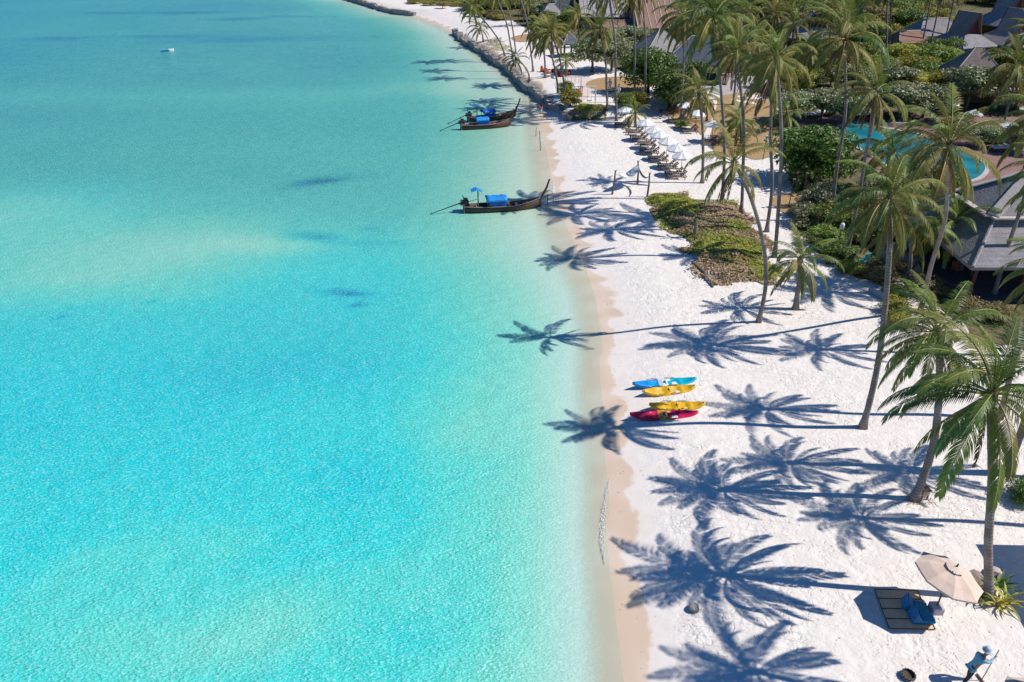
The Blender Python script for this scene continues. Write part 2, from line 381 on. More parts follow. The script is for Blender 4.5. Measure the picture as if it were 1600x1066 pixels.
# ------------------------------------------------------------------ plant materials
M_TRUNK = None
def mat_trunk():
    m, n, l, p = newmat('palm trunk bark')
    co = n.new('ShaderNodeTexCoord').outputs['Object']
    sx = n.new('ShaderNodeSeparateXYZ'); l.new(co, sx.inputs[0])
    nz = noise(n, l, 1.3, 4, 0.6, co)
    z = math_(n, l, 'ADD', sx.outputs[2], math_(n, l, 'MULTIPLY', nz, 0.12))
    rg = math_(n, l, 'FRACT', math_(n, l, 'MULTIPLY', z, 6.0))
    ringf = mrange(n, l, rg, 0.0, 0.25)
    base = mixc(n, l, mrange(n, l, nz, 0.35, 0.65), (0.30, 0.26, 0.235), (0.20, 0.165, 0.15))
    base = mixc(n, l, mrange(n, l, noise(n, l, 0.7, 3, 0.5, co), 0.55, 0.75, 0, 0.7), base, (0.38, 0.345, 0.32))
    l.new(mixc(n, l, ringf, (0.10, 0.082, 0.072), base), p.inputs['Base Color'])
    p.inputs['Roughness'].default_value = 0.9; p.inputs['Specular IOR Level'].default_value = 0.15
    b = n.new('ShaderNodeBump'); b.inputs['Strength'].default_value = 0.7; b.inputs['Distance'].default_value = 0.03
    l.new(math_(n, l, 'ADD', ringf, nz), b.inputs['Height']); l.new(b.outputs[0], p.inputs['Normal'])
    return m
M_TRUNK = mat_trunk()
M_FIBRE = M('palm fibre', (0.10, 0.065, 0.04), (0.20, 0.14, 0.085), 8, 0.95, 0.6)
M_RACH_G = M('green frond rib', (0.30, 0.30, 0.07), (0.22, 0.26, 0.06), 3, 0.6)
M_RACH_Y = M('yellow frond rib', (0.42, 0.32, 0.09), (0.34, 0.25, 0.07), 3, 0.6)
M_RACH_D = M('dead frond rib', (0.22, 0.13, 0.07), (0.30, 0.19, 0.11), 3, 0.9)
L_GREEN = LEAF('palm leaf green', (0.119, 0.172, 0.030), (0.206, 0.251, 0.049), None, 0.3, 0.5, 0.3)
L_DEEP = LEAF('palm leaf deep green', (0.077, 0.135, 0.033), (0.150, 0.199, 0.049), None, 0.28, 0.48, 0.35)
L_OLIVE = LEAF('palm leaf olive', (0.161, 0.167, 0.035), (0.258, 0.242, 0.064), None, 0.3, 0.55, 0.25)
L_YEL = LEAF('palm leaf yellowing', (0.20, 0.19, 0.04), (0.30, 0.22, 0.05), (0.13, 0.14, 0.03), 0.3, 0.55, 0.3)
L_DEAD = LEAF('palm leaf dead', (0.17, 0.10, 0.055), (0.26, 0.17, 0.10), None, 0.15, 0.9, 0.1)
M_NUT = M('coconut husk', (0.20, 0.20, 0.05), (0.28, 0.16, 0.06), 3, 0.6, 0.2)
M_BARK = M('tree bark', (0.13, 0.105, 0.085), (0.21, 0.18, 0.15), 3, 0.95, 0.5)
M_DARKBARK = M('dark bark', (0.06, 0.045, 0.035), (0.11, 0.085, 0.065), 3, 0.95, 0.5)

# ------------------------------------------------------------------ palm fronds (shared meshes)
def frond_mesh(name, e0, droop, L, nl, ll, hang, mats, rs, side_droop=0.5, gaps=0.08, wid=0.062):
    rr = random.Random(rs); mb = MB(); N = 12
    pts = []; p = Vector((0.06, 0, 0)); tans = []
    swing = rr.uniform(-0.18, 0.18)
    for i in range(N+1):
        s_ = i/N; a = e0 - droop*(s_**1.25)
        t = Vector((math.cos(a)*math.cos(swing*s_*1.5), math.cos(a)*math.sin(swing*s_*1.5), math.sin(a)))
        pts.append(p.copy()); tans.append(t); p = p + t*(L/N)
    mb.cm = 1
    mb.tube(pts, [0.045*(1-0.85*i/N)+0.004 for i in range(N+1)], 4, False)
    mb.cm = 0
    for k in range(nl):
        s_ = 0.13+0.87*(k+0.5)/nl
        f = s_*N; i = min(int(f), N-1); u = f-i
        q = pts[i].lerp(pts[i+1], u); t = tans[i].lerp(tans[i+1], u).normalized()
        prof = (0.55+0.45*min(1, (s_-0.1)/0.25))*(1.0 if s_ < 0.6 else 1-0.62*((s_-0.6)/0.4)**1.3)
        for sd in (-1, 1):
            if rr.random() < gaps: continue
            side = Vector((-t.y, t.x, 0))
            side = side.normalized() if side.length > 0.05 else Vector((0, 1, 0))
            up = side.cross(t)*-1
            fw = 0.45+0.75*s_
            ln = ll*prof*rr.uniform(0.85, 1.12)
            h_ = hang+rr.uniform(-0.12, 0.12)
            dr = (side*sd*1.0 + t*fw + Vector((0, 0, -1))*h_).normalized()
            m_ = q + dr*ln*0.5; tip = m_ + (dr+Vector((0, 0, -side_droop-0.25*rr.random()))).normalized()*ln*0.5
            w = (t - dr*t.dot(dr)); w = w.normalized()*wid*0.5 if w.length > 1e-3 else up*wid*0.5
            mb.add([q-w*0.5, q+w*0.5, m_+w, m_-w, tip], [(0, 1, 2, 3), (3, 2, 4)])
    return mb.mesh(name, mats, False)
def make_set(prefix, leafs, ribs, L=4.4, nl=52, ll=0.82, wid=0.056):
    """frond meshes from upright to hanging for one colouring"""
    S = []
    for k, (e0, dr, hg) in enumerate([(78, 48, 0.05), (62, 82, 0.2), (46, 100, 0.3), (28, 104, 0.45), (8, 94, 0.6), (-14, 74, 0.75), (-38, 46, 0.9)]):
        S.append([frond_mesh('frond', R(e0), R(dr), L*(0.82 if k == 0 else 1.0), nl, ll, hg, [leafs[min(k, len(leafs)-1)], ribs[min(k, len(ribs)-1)]], 100*k+j+len(prefix), wid=wid) for j in range(2)])
    return S
SET_A = make_set('a', [L_GREEN, L_GREEN, L_DEEP, L_GREEN, L_OLIVE, L_OLIVE, L_OLIVE], [M_RACH_G, M_RACH_G, M_RACH_G, M_RACH_G, M_RACH_Y, M_RACH_Y, M_RACH_Y])
SET_B = make_set('bb', [L_OLIVE, L_GREEN, L_OLIVE, L_OLIVE, L_OLIVE, L_YEL, L_YEL], [M_RACH_G, M_RACH_G, M_RACH_G, M_RACH_Y, M_RACH_Y, M_RACH_Y, M_RACH_Y])
SET_D = make_set('ddd', [L_DEEP, L_DEEP, L_GREEN, L_DEEP, L_DEEP, L_GREEN, L_GREEN], [M_RACH_G]*7)
SET_Y = make_set('yyyy', [L_YEL, L_OLIVE, L_OLIVE, L_YEL, L_YEL, L_YEL, L_DEAD], [M_RACH_Y]*6+[M_RACH_D])
DEAD = [frond_mesh('dead_frond', R(-58), R(28), 3.5, 30, 0.55, 1.6, [L_DEAD, M_RACH_D], 900+j, 0.5, 0.2) for j in range(3)]
SETS = {'a': SET_A, 'b': SET_B, 'd': SET_D, 'y': SET_Y}
nb = MB(); nb.lathe([(0.001, -0.14), (0.08, -0.11), (0.12, -0.02), (0.10, 0.07), (0.04, 0.13), (0.001, 0.14)], 8)
ME_NUT = nb.mesh('coconut', M_NUT, True)
fb = MB(); fb.lathe([(0.12, -0.55), (0.17, -0.25), (0.22, 0.0), (0.19, 0.25), (0.08, 0.5), (0.001, 0.6)], 8)
ME_FIB = fb.mesh('crown_shaft', M_FIBRE, True)
PALM_GROUP = 'coconut palms along the beach and resort'
def palm_world(B, C, label, style='a', L=4.4, n=22, dead=2, nuts=0, bend=0.0, rad=0.14, bx=0.0, seed=None, group=PALM_GROUP, wind=(0, 0)):
    """a coconut palm from foot B to crown centre C"""
    rr = random.Random(seed if seed is not None else int(abs(B.x*131+B.y*717)))
    t = empty('coconut_palm', B); tag(t, label, 'palm tree', group)
    c = C-B; H = max(c.length, 0.6)
    ctrl = Vector((c.x*0.18+bx, c.y*0.3+bend, c.z*0.52)); pts = []; rads = []; K = 22
    w1 = rr.uniform(-0.06, 0.06)*H/10; w2 = rr.uniform(-0.06, 0.06)*H/10
    for i in range(K+1):
        s_ = i/K; q = ctrl*(2*s_*(1-s_)) + c*(s_*s_)
        wob = math.sin(s_*math.pi*2.3)*math.sin(s_*math.pi)
        q = q + Vector((w1*wob*2, w2*wob*2, 0)); pts.append(q)
        rads.append(rad*(0.78+0.30*(1-s_)+0.85*math.exp(-s_*H/0.32)+(0.05 if i % 2 else 0)))
    pts[0] = pts[0]-Vector((0, 0, 0.15))
    tm = MB(); tm.tube(pts, rads, 9); tm.build('trunk', M_TRUNK, t, True)
    top = pts[-1]
    sc0 = L/4.4
    link('crown_shaft', ME_FIB, t, top, None, (rad/0.15*0.95,)*2+(sc0,))
    S = SETS[style]
    ph = rr.random()*6.28
    n = int(n*(1.08 if style == 'b' else 1.2))
    for i in range(n):
        f = (i+0.5)/n
        k = min(6, int(f**0.85*6.6+rr.uniform(-0.35, 0.35))); k = max(0, k)
        S2 = S if rr.random() < 0.74 else SETS[rr.choice('abbdy')]
        me = rr.choice(S2[k]); a = ph + i*2.39996 + rr.uniform(-0.25, 0.25); a += 0.38*math.sin(a)
        sc = sc0*rr.uniform(0.78, 1.1)
        link('frond', me, t, top+Vector((0, 0, 0.32-0.42*f))*sc0, (rr.uniform(-0.12, 0.12)+wind[1], rr.uniform(-0.12, 0.12)+wind[0], a), sc)
    for i in range(dead+(2 if style == 'b' else 0)):
        link('dead_frond', rr.choice(DEAD), t, top+Vector((0, 0, -0.3)), (rr.uniform(-.1, .1), rr.uniform(-.25, .1), rr.random()*6.28), sc0*rr.uniform(0.7, 1.0))
    for i in range(nuts):
        a = rr.random()*6.28; link('coconut', ME_NUT, t, top+Vector((math.cos(a)*0.28, math.sin(a)*0.28, -0.28-0.2*rr.random())), (rr.random(), rr.random(), a), 1.0)
    return t
def palm(bx_, by_, cx_, cy_, label, style='a', L=4.4, n=22, dead=2, dy=0.0, sh=None, **kw):
    B = G(bx_, by_); C = Wp(cx_, cy_, B.y+dy)
    if sh is not None:     # crown where its sight line meets the line from its shadow to the sun
        S_ = Gz(sh[0], sh[1], 0.05); u_ = Vector(ray(cx_, cy_)).normalized(); O_ = Vector((0, 0, CAM_H)); w0 = O_-S_
        b_ = u_.dot(d_); dd_ = u_.dot(w0); ee_ = d_.dot(w0); den = 1-b_*b_
        C = O_ + u_*((b_*ee_-dd_)/den)
    return palm_world(B, C, label, style, L, n, dead, **kw)

# near palms on the open sand
palm(1545, 934, 1549, 618, 'tall leaning palm with plants and a rock round its foot, beside the beige umbrella', 'd', 4.0, 26, 5, nuts=4, bx=-0.9, rad=0.16, sh=(1118, 890))
palm(1428, 780, 1463, 522, 'palm bending right with a small box at its foot, left of the umbrella palm', 'a', 3.3, 25, 3, nuts=4, bx=0.7, rad=0.17, sh=(1110, 758))
palm(1348, 668, 1390, 312, 'straight slender palm standing alone on open sand right of the kayaks', 'b', 3.1, 28, 5, nuts=4, bx=0.3, rad=0.15, sh=(950, 655))
palm(1185, 503, 1147, 256, 'thin curved palm with sparse drooping crown just below the scrub patch', 'y', 3.3, 13, 5, bx=1.0, rad=0.13, sh=(880, 522))
# palms whose feet stand right of the picture; their shadows lie on the sand
OFF = 'palms beyond the right edge of the picture'
def palm_off(sx, sy, H, lean, label, fy=-0.3, **kw):
    S_ = Gz(sx, sy, 0.05); C = S_ + d_*(H/d_.z); B = Vector((C.x-lean, C.y+fy, 0)); B.z = hz(B.x, B.y)
    return palm_world(B, C, label, 'a', 3.0, 24, 3, group=OFF, **kw)
palm_off(1237, 724, 11.0, -1.0, 'palm at the right edge whose foot shows as a dark stump on the sand', rad=0.17)
palm_off(1348, 810, 10.4, -2.3, 'palm just outside the right edge, casting the shadow left of the umbrella palm')
palm_off(1180, 1050, 11.2, -2.6, 'palm outside the lower right, casting the shadow at the bottom of the beach', fy=-3.0)
palm_off(1425, 738, 9.4, -1.5, 'palm outside the right edge, casting the shadow by the small box')
palm_off(1200, 640, 13.4, -1.0, 'tall palm behind the umbrella palm, its trunk leaving the right edge')
palm_off(1290, 547, 12.4, -1.0, 'tall palm in front of the restaurant, trunk slanting out of the right edge')
palm(1552, 462, 1632, 190, 'palm close to the restaurant roof, trunk crossing the grey shingles', 'a', 3.9, 24, 2)
palm(1437, 488, 1482, 232, 'palm with orange drooping fronds in front of the swimming pool', 'b', 4.0, 26, 4, nuts=4, sh=(1122, 540))
# middle distance
palm(1210, 402, 1213, 92, 'slim palm at the right end of the scrub patch, nearest the green bush', 'b', 3.3, 24, 2)
palm(1198, 362, 1203, 120, 'palm with a long brown skirt of dead fronds left of the dense round tree', 'y', 3.3, 20, 7)
palm(1128, 313, 1114, 30, 'tall palm behind the upper edge of the scrub patch, crown at the picture top', 'a', 4.7, 24, 2, nuts=3)
palm(1158, 334, 1150, 84, 'palm rising behind the thin curved palm, near the scrub patch', 'b', 3.5, 24, 3)
palm(1097, 286, 1092, 148, 'shorter palm with a yellowing crown between hammock posts and tan lawn', 'y', 3.0, 20, 3)
palm(1063, 192, 1068, 26, 'tall palm in front of the round dark tree beside the sunshades', 'b', 4.6, 22, 3)
palm(963, 189, 951, -14, 'tall palm beside the terrace hedge, crown cut by the picture top', 'a', 3.6, 22, 2)
palm(949, 172, 938, 46, 'palm with a tufted upright crown at the edge of the oval lawn', 'b', 3.6, 18, 3)
palm(991, 152, 988, -2, 'straight palm behind the oval lawn, left of its twin', 'b', 3.6, 20, 2)
palm(1008, 166, 1001, -18, 'straight palm touching the round dark tree, right of its twin', 'a', 3.6, 20, 2)
palm(1145, 166, 1152, 60, 'palm standing on the tan lawn near the paved path', 'b', 4.3, 20, 3)
palm(1322, 404, 1368, 146, 'leaning palm with a bleached drooping crown before the pool, foot in the shrubs', 'b', 3.3, 20, 4)
palm(1298, 346, 1321, 62, 'tall straight palm right of the dense round tree, foot in green shrubs', 'b', 4.8, 24, 3)
palm(1392, 330, 1394, 238, 'low palm with stiff upright fronds at the near pool edge', 'a', 4.6, 20, 1)
palm(1180, 118, 1183, 66, 'palm beside the grey paved court, among the crowns at the top', 'b', 4.4, 20, 3)
palm(1232, 110, 1240, 38, 'palm left of the pale two-tier villa roof', 'b', 4.4, 20, 3)
palm(1335, 122, 1345, 18, 'palm in front of the trees right of the pale villa roof', 'b', 4.6, 20, 3)
palm(1292, 100, 1300, 20, 'palm behind the pale villa roof, brown fronds hanging', 'y', 4.2, 20, 4)
palm(1385, 96, 1392, -20, 'left one of the paired trunks by the red roof', 'b', 4.4, 18, 2)
palm(1378, 120, 1386, -30, 'right one of the paired trunks by the red roof', 'b', 4.4, 18, 2)
palm(1436, 90, 1458, -24, 'first of three thin bare trunks before the steep villa roof', 'b', 4.2, 18, 1, rad=0.13)
palm(1448, 98, 1473, -30, 'second of three thin bare trunks before the steep villa roof', 'b', 4.2, 18, 1, rad=0.13)
palm(1472, 82, 1495, -28, 'third of three thin bare trunks before the steep villa roof', 'b', 4.2, 18, 1, rad=0.13)
palm(1568, 196, 1588, 106, 'palm at the right edge above the small white sunshades', 'b', 5.0, 24, 2)
palm(1600, 150, 1612, 52, 'palm at the far upper right corner beside the villas', 'b', 4.8, 22, 2)
palm(1165, 112, 1166, 18, 'tall palm right of the crown-topped palm by the scrub, at the picture top', 'b', 4.2, 20, 3)
palm(1205, 98, 1212, 24, 'palm with a ragged crown above the grey paved court', 'y', 4.2, 20, 3)
palm(1260, 138, 1266, 78, 'short palm in front of the pale villa roof', 'b', 3.8, 20, 2)
# young palms
palm(1243, 483, 1250, 408, 'young palm with a stout short trunk on the sand below the scrub patch', 'd', 3.2, 18, 2, rad=0.16)
palm(1418, 441, 1421, 352, 'young palm on the sandy path before the restaurant', 'a', 4.0, 20, 2, rad=0.14)
palm(1500, 424, 1492, 350, 'bushy young palm leaning over the restaurant roof', 'a', 4.2, 20, 1, rad=0.15)
palm(1158, 224, 1156, 190, 'dark stemless young palm on the tan lawn', 'd', 3.6, 16, 0, rad=0.14)
palm(1230, 205, 1229, 180, 'low feathery palm behind the brown palm skirt', 'd', 3.6, 16, 0, rad=0.14)
palm(1262, 292, 1258, 272, 'low feathery palm at the foot of the dense round tree', 'd', 3.0, 16, 0, rad=0.13)
palm(993, 198, 993, 178, 'small palm among the nearest row of sunshades', 'a', 2.6, 15, 0, rad=0.12)
palm(1104, 190, 1103, 160, 'small dark palm at the corner of the tan lawn', 'd', 2.8, 15, 1, rad=0.12)
palm(1152, 214, 1150, 206, 'light green young palm beside the lilac sunshade', 'y', 2.6, 14, 0, rad=0.12)
palm(1086, 372, 1087, 338, 'dead leafless palm stump standing in the scrub patch', 'd', 1.2, 5, 4, rad=0.15)
# palms on the terrace behind the sea wall
palm(789, 88, 737, 14, 'strongly leaning palm, leftmost above the sea wall', 'a', 3.3, 20, 2, rad=0.14)
palm(803, 102, 774, -8, 'slender leaning palm at the wall, right of the leftmost leaning one', 'b', 3.3, 20, 1, rad=0.13)
palm(806, 84, 786, -10, 'slender palm behind the wall, second of the leaning trio', 'b', 3.3, 20, 1, rad=0.13)
palm(833, 112, 808, -18, 'slender palm behind the wall, third of the leaning trio', 'b', 3.3, 20, 1, rad=0.13)
palm(827, 125, 806, 92, 'short bent palm hanging over the sea wall', 'a', 2.8, 15, 1, rad=0.12, bx=0.5)
palm(755, 66, 751, 44, 'short bushy palm at the far end of the sea wall', 'a', 3.4, 16, 0, rad=0.13)
palm(852, 122, 846, 44, 'left one of the cluster of palms above the terrace hedge', 'b', 3.8, 24, 2)
palm(872, 146, 852, 58, 'middle one of the cluster of palms above the terrace hedge', 'b', 3.8, 24, 3)
palm(884, 156, 861, 52, 'right one of the cluster of palms above the terrace hedge', 'y', 3.8, 24, 3)
palm(884, 119, 884, 97, 'small palm beside the tables on the white terrace', 'a', 2.6, 15, 0, rad=0.12)
palm(905, 74, 903, 26, 'palm before the grey long roof with a brown stem', 'b', 4.2, 20, 4)
palm(875, 40, 874, -16, 'thin palm among the far small roofs', 'b', 3.8, 18, 1, rad=0.12)
palm(823, 40, 822, 8, 'palm among the pale shrubs left of the far small roofs', 'b', 4.2, 18, 1)

# ------------------------------------------------------------------ broadleaf trees and shrubs (shared crown meshes)
def crown_mesh(name, mats, n, leaf, lobes, rs, flat=0.75, flower=0, open_=0.0):
    """leaf faces through an uneven crown of unit radius, base at z=0, height 2*flat"""
    r_ = np.random.default_rng(rs)
    lc = []
    for i in range(lobes):
        a = i*2.4+r_.random(); q = math.sqrt((i+0.5)/lobes)*0.72
        q = math.sqrt((i//2+0.5)/(lobes/2))*0.66; hi = i % 2
        zc = flat*((0.62+0.75*math.sqrt(max(0, 1-q*q*1.6))*r_.uniform(0.75, 1.0)) if hi else r_.uniform(0.3, 0.6))
        lc.append((math.cos(a)*q, math.sin(a)*q, zc, r_.uniform(0.3, 0.46)))
    V = []; F = []; MI = []
    tot = n+flower
    for i in range(tot):
        cx, cy, cz, cr = lc[r_.integers(lobes)]
        d = r_.normal(size=3); d /= np.linalg.norm(d); d[2] = d[2]*0.85+0.12
        rr_ = cr*(r_.random()**0.3)
        isf = i >= n
        if isf: d[2] = abs(d[2]); rr_ = cr*1.03
        p = np.array([cx, cy, cz])+d*rr_*np.array([1.05, 1.05, 0.85*flat/0.75])
        if p[2] < 0.06: p[2] = 0.06+abs(p[2])*0.3
        if open_ and not isf and r_.random() < open_: continue
        nn = d*0.8+r_.normal(size=3)*0.55+np.array([0, 0, 0.35]); nn /= np.linalg.norm(nn)
        t = np.cross(nn, r_.normal(size=3)); t /= np.linalg.norm(t)+1e-9; b = np.cross(nn, t)
        s = leaf*r_.uniform(0.6, 1.25)*(0.55 if isf else 1)
        k = len(V)
        V += [tuple(p-t*s), tuple(p-b*s*0.42+nn*s*0.08), tuple(p+t*s), tuple(p+b*s*0.42+nn*s*0.08)]
        F.append((k, k+1, k+2, k+3)); MI.append(1 if isf else 0)
    me = bpy.data.meshes.new(name); me.from_pydata(V, [], F)
    for m in mats: me.materials.append(m)
    me.polygons.foreach_set('material_index', MI); me.update(); return me
F_DENSE = LEAF('dense tree leaf', (0.061, 0.123, 0.020), (0.149, 0.219, 0.033), None, 0.22, 0.45, 0.4)
F_MID = LEAF('shrub leaf green', (0.146, 0.207, 0.037), (0.276, 0.319, 0.065), (0.130, 0.149, 0.033), 0.28)
F_YG = LEAF('shrub leaf yellow green', (0.276, 0.297, 0.046), (0.467, 0.401, 0.065), (0.191, 0.223, 0.033), 0.3)
F_GREY = LEAF('frangipani leaf', (0.172, 0.215, 0.085), (0.310, 0.319, 0.151), (0.122, 0.156, 0.059), 0.22, 0.45, 0.5)
F_OLIVE = LEAF('dry shrub leaf', (0.187, 0.175, 0.065), (0.316, 0.252, 0.111), (0.230, 0.140, 0.065), 0.25)
F_GOLD = LEAF('golden shrub leaf', (0.36, 0.27, 0.03), (0.50, 0.36, 0.04), (0.20, 0.20, 0.03), 0.3)
F_WHITE = M('white blossom', (0.62, 0.58, 0.48), (0.50, 0.48, 0.40), 3, 0.7)
F_PINK = M('pink blossom', (0.55, 0.20, 0.22), (0.62, 0.34, 0.30), 3, 0.7)
CR = {
 'dense': [crown_mesh('crown', [F_DENSE], 6500, 0.055, 20, 11+i, 0.72) for i in range(2)],
 'mid': [crown_mesh('crown', [F_MID], 3800, 0.066, 14, 31+i, 0.7, 0, 0.05) for i in range(3)],
 'yg': [crown_mesh('crown', [F_YG], 3400, 0.07, 14, 41+i, 0.7, 0, 0.05) for i in range(3)],
 'frang': [crown_mesh('crown', [F_GREY, F_WHITE], 3800, 0.07, 16, 51+i, 0.6, 300, 0.05) for i in range(3)],
 'olive': [crown_mesh('crown', [F_OLIVE], 2800, 0.062, 12, 61+i, 0.7, 0, 0.1) for i in range(2)],
 'gold': [crown_mesh('crown', [F_GOLD], 2600, 0.07, 12, 71, 0.75)],
 'pink': [crown_mesh('crown', [F_MID, F_PINK], 2600, 0.07, 12, 81, 0.7, 120)],
}
def limb_mesh(rs, mat_):
    rr = random.Random(rs); mb = MB()
    mb.tube([(0, 0, -0.05), (rr.uniform(-.03, .03), rr.uniform(-.03, .03), 0.25), (rr.uniform(-.05, .05), rr.uniform(-.05, .05), 0.5)], [0.075, 0.055, 0.045], 7)
    for i in range(6):
        a = i*1.05+rr.random()*0.5; r1 = rr.uniform(0.3, 0.55)
        mb.tube([(0, 0, 0.34+0.02*i), (math.cos(a)*r1*0.5, math.sin(a)*r1*0.5, 0.62), (math.cos(a)*r1, math.sin(a)*r1, rr.uniform(0.8, 1.05))], [0.036, 0.025, 0.010], 5)
    return mb.mesh('trunk', mat_, True)
LIMB = [limb_mesh(i, M_BARK) for i in range(3)]+[limb_mesh(9, M_DARKBARK)]
def tree(px, py, w, h, kind, label, cat='tree', name=None, group=None, lift=0.3, P=None, z=None):
    p = P if P is not None else G(px, py)
    rr = random.Random(int(px*31+py*17))
    nm = name or {'tree': 'broadleaf_tree', 'shrub': 'garden_shrub'}.get(cat, 'garden_shrub')
    t = empty(nm, p, rr.random()*6.28); tag(t, label, cat, group)
    cm = rr.choice(CR[kind]); fl = {'dense': 1.35, 'frang': 1.1}.get(kind, 1.3)
    link('crown', cm, t, (0, 0, h*lift), None, (w*0.54, w*0.54, h*(1-lift)/fl*0.92))
    link('trunk', LIMB[3] if kind == 'dense' else rr.choice(LIMB[:3]), t, None, None, (w*0.45, w*0.45, h*(lift+0.45)))
    return t
tree(1265, 286, 8.8, 7.0, 'dense', 'big round dense dark green tree on the sand left of the pool', lift=0.1)
tree(1046, 170, 8.0, 6.4, 'dense', 'round dark green tree behind the rows of sunshades', lift=0.14)
tree(1012, 146, 8.5, 7.4, 'dense', 'taller leafy tree behind the round one, beside the oval lawn', lift=0.14)
tree(1078, 150, 5.5, 5.5, 'dense', 'smaller dark tree attached to the right side of the round one', lift=0.25)
tree(925, 113, 8.2, 5.8, 'frang', 'wide frangipani in white bloom left of the oval lawn')
tree(955, 110, 7.0, 5.6, 'frang', 'frangipani in bloom behind the oval lawn, next to the tall leafy tree')
tree(975, 82, 7.5, 5.0, 'frang', 'frangipani in bloom under the brown tiled roof', lift=0.35)
tree(1000, 80, 6.0, 4.6, 'frang', 'frangipani right below the brown tiled roof, beside the grey hut', lift=0.35)
tree(977, 180, 4.0, 2.6, 'mid', 'round shrub with pale leaves beside the nearest small sunshade', 'shrub', lift=0.15)
tree(995, 176, 3.6, 2.8, 'yg', 'yellow-green shrub behind the small palm by the sunshades', 'shrub', lift=0.15)
tree(891, 166, 3.6, 2.6, 'yg', 'bright green shrub at the corner of the sea wall', 'shrub', lift=0.1)
tree(884, 150, 2.6, 2.4, 'yg', 'small bright shrub behind the sea wall corner', 'shrub', lift=0.1)
tree(1064, 200, 2.0, 1.2, 'mid', 'low shrub round the foot of the tall palm by the loungers', 'shrub', lift=0.05)
FR = [(1238,192,6.0,4.6,'frangipani in white bloom left of the upper pool deck'),(1282,190,6.2,4.6,'frangipani on the deck beside the white daybed'),
      (1322,196,5.6,4.6,'frangipani standing over the far pool edge'),(1362,188,6.4,5.0,'frangipani in bloom behind the upper pool basin'),
      (1402,190,7.2,5.2,'largest frangipani behind the upper pool basin'),(1440,186,6.4,5.0,'frangipani right of the upper pool basin'),
      (1508,172,7.4,6.2,'tall frangipani covered in white flowers near the brown villa roof'),(1548,172,7.0,6.0,'frangipani in bloom near the right edge above the sunshades'),
      (1530,230,4.4,2.8,'low frangipani between the two round white sunshades'),(1592,240,4.6,3.4,'frangipani at the right edge beside the deck'),
      (1437,292,4.2,3.2,'frangipani at the near side of the pool by the restaurant'),(1330,150,6.5,4.6,'frangipani row behind the pool, left end'),
      (1390,152,7.0,4.8,'frangipani row behind the pool, right end')]
for a, b, w, h, lb in FR: tree(a, b, w, h, 'frang', lb, lift=0.32)
SH = [(1458,126,7.5,6.0,'mid','round green tree left of the brown villa roof'),(1490,158,5.5,4.4,'gold','golden-yellow shrub below the brown villa roof'),
      (1470,150,5.0,4.0,'yg','yellow-green shrub left of the golden one'),(1428,128,7.0,4.6,'yg','yellow-green tree with dry twigs below the red roof'),
      (1402,112,7.0,5.0,'yg','yellow-green tree beside the paired palm trunks'),(1415,150,6.0,4.0,'yg','yellow-green shrub below the dry twiggy tree'),
      (1440,104,5.0,4.4,'mid','green shrub hiding the corner of the red roof'),(1520,150,6.0,4.6,'mid','green shrub right of the golden one'),
      (1560,140,8.0,6.5,'dense','dark tree right of the brown villa roof'),(1585,172,7.0,5.5,'dense','dark tree at the right edge above the deck'),
      (1350,112,7.0,5.5,'mid','green tree right of the pale villa roof'),(1370,130,6.0,4.6,'mid','green tree behind the bleached palm crown'),
      (1310,122,6.5,5.0,'olive','dull olive tree below the pale villa roof'),(1268,128,6.0,4.6,'mid','green tree below the pale villa roof, left of the olive one'),
      (1215,140,6.0,4.6,'mid','green tree right of the grey paved court'),(1240,150,6.0,4.4,'yg','yellow-green shrub right of the grey paved court'),
      (1195,90,7.0,6.0,'mid','green tree behind the grey paved court'),(1140,100,6.5,6.0,'dense','dark tree right of the shaded pavilion'),(1165,92,6.0,5.6,'yg','bright tree behind the palms right of the pavilion'),
      (1560,222,6.0,1.6,'yg','clipped low hedge behind the small white sunshades'),(1598,214,5.0,1.5,'yg','clipped low hedge at the right edge'),
      (1262,352,3.6,2.2,'frang','grey-green shrub at the corner of the small tan lawn'),(1290,352,4.2,2.6,'mid','green shrub round the foot of the tall straight palm'),
      (1316,362,4.2,2.8,'mid','green shrub left of the garden lamp'),(1288,385,3.6,2.0,'mid','low green shrub beside the sand below the tan lawn'),
      (1310,408,3.4,1.8,'dense','dark low shrub left of the pink flowers'),(1345,375,4.0,2.8,'mid','shrub behind the foot of the leaning palm'),
      (1360,350,4.2,3.2,'olive','dull shrub behind the alone palm crown'),(1335,330,4.2,3.0,'mid','shrub between the tall straight palm and the pool palms'),
      (1384,380,3.8,2.6,'mid','shrub behind the slender palm trunk'),(1328,428,2.2,1.2,'pink','flowering shrub with pink blooms by the sand'),
      (1388,424,3.2,1.6,'olive','grassy olive shrub beside the sandy path'),(1378,440,2.6,1.3,'olive','small dry shrub at the path edge'),
      (1394,466,1.8,1.2,'dense','purple-dark low shrub beside the grey planter'),(1396,488,2.2,1.3,'yg','bright yellow-green shrub by the slender palm trunk'),
      (1404,508,2.0,1.1,'yg','second bright yellow-green shrub, nearer the camera'),(1440,458,3.2,1.6,'olive','pale dry shrub in front of the sandy path end'),
      (1470,300,4.2,3.0,'mid','shrub at the near right side of the pool'),(1410,305,4.0,2.6,'yg','bright shrub at the near left side of the pool'),
      (1520,494,2.6,1.4,'olive','wispy grey plant in front of the dark restaurant, left'),(1552,500,2.6,1.5,'olive','wispy grey plant in front of the dark restaurant, right'),
      (1600,780,2.0,1.3,'dense','dark low plant at the right edge behind the umbrella palm')]
for a, b, w, h, k, lb in SH: tree(a, b, w, h, k, lb, 'tree' if h > 3.5 else 'shrub', lift=0.25 if h > 3.5 else 0.06)
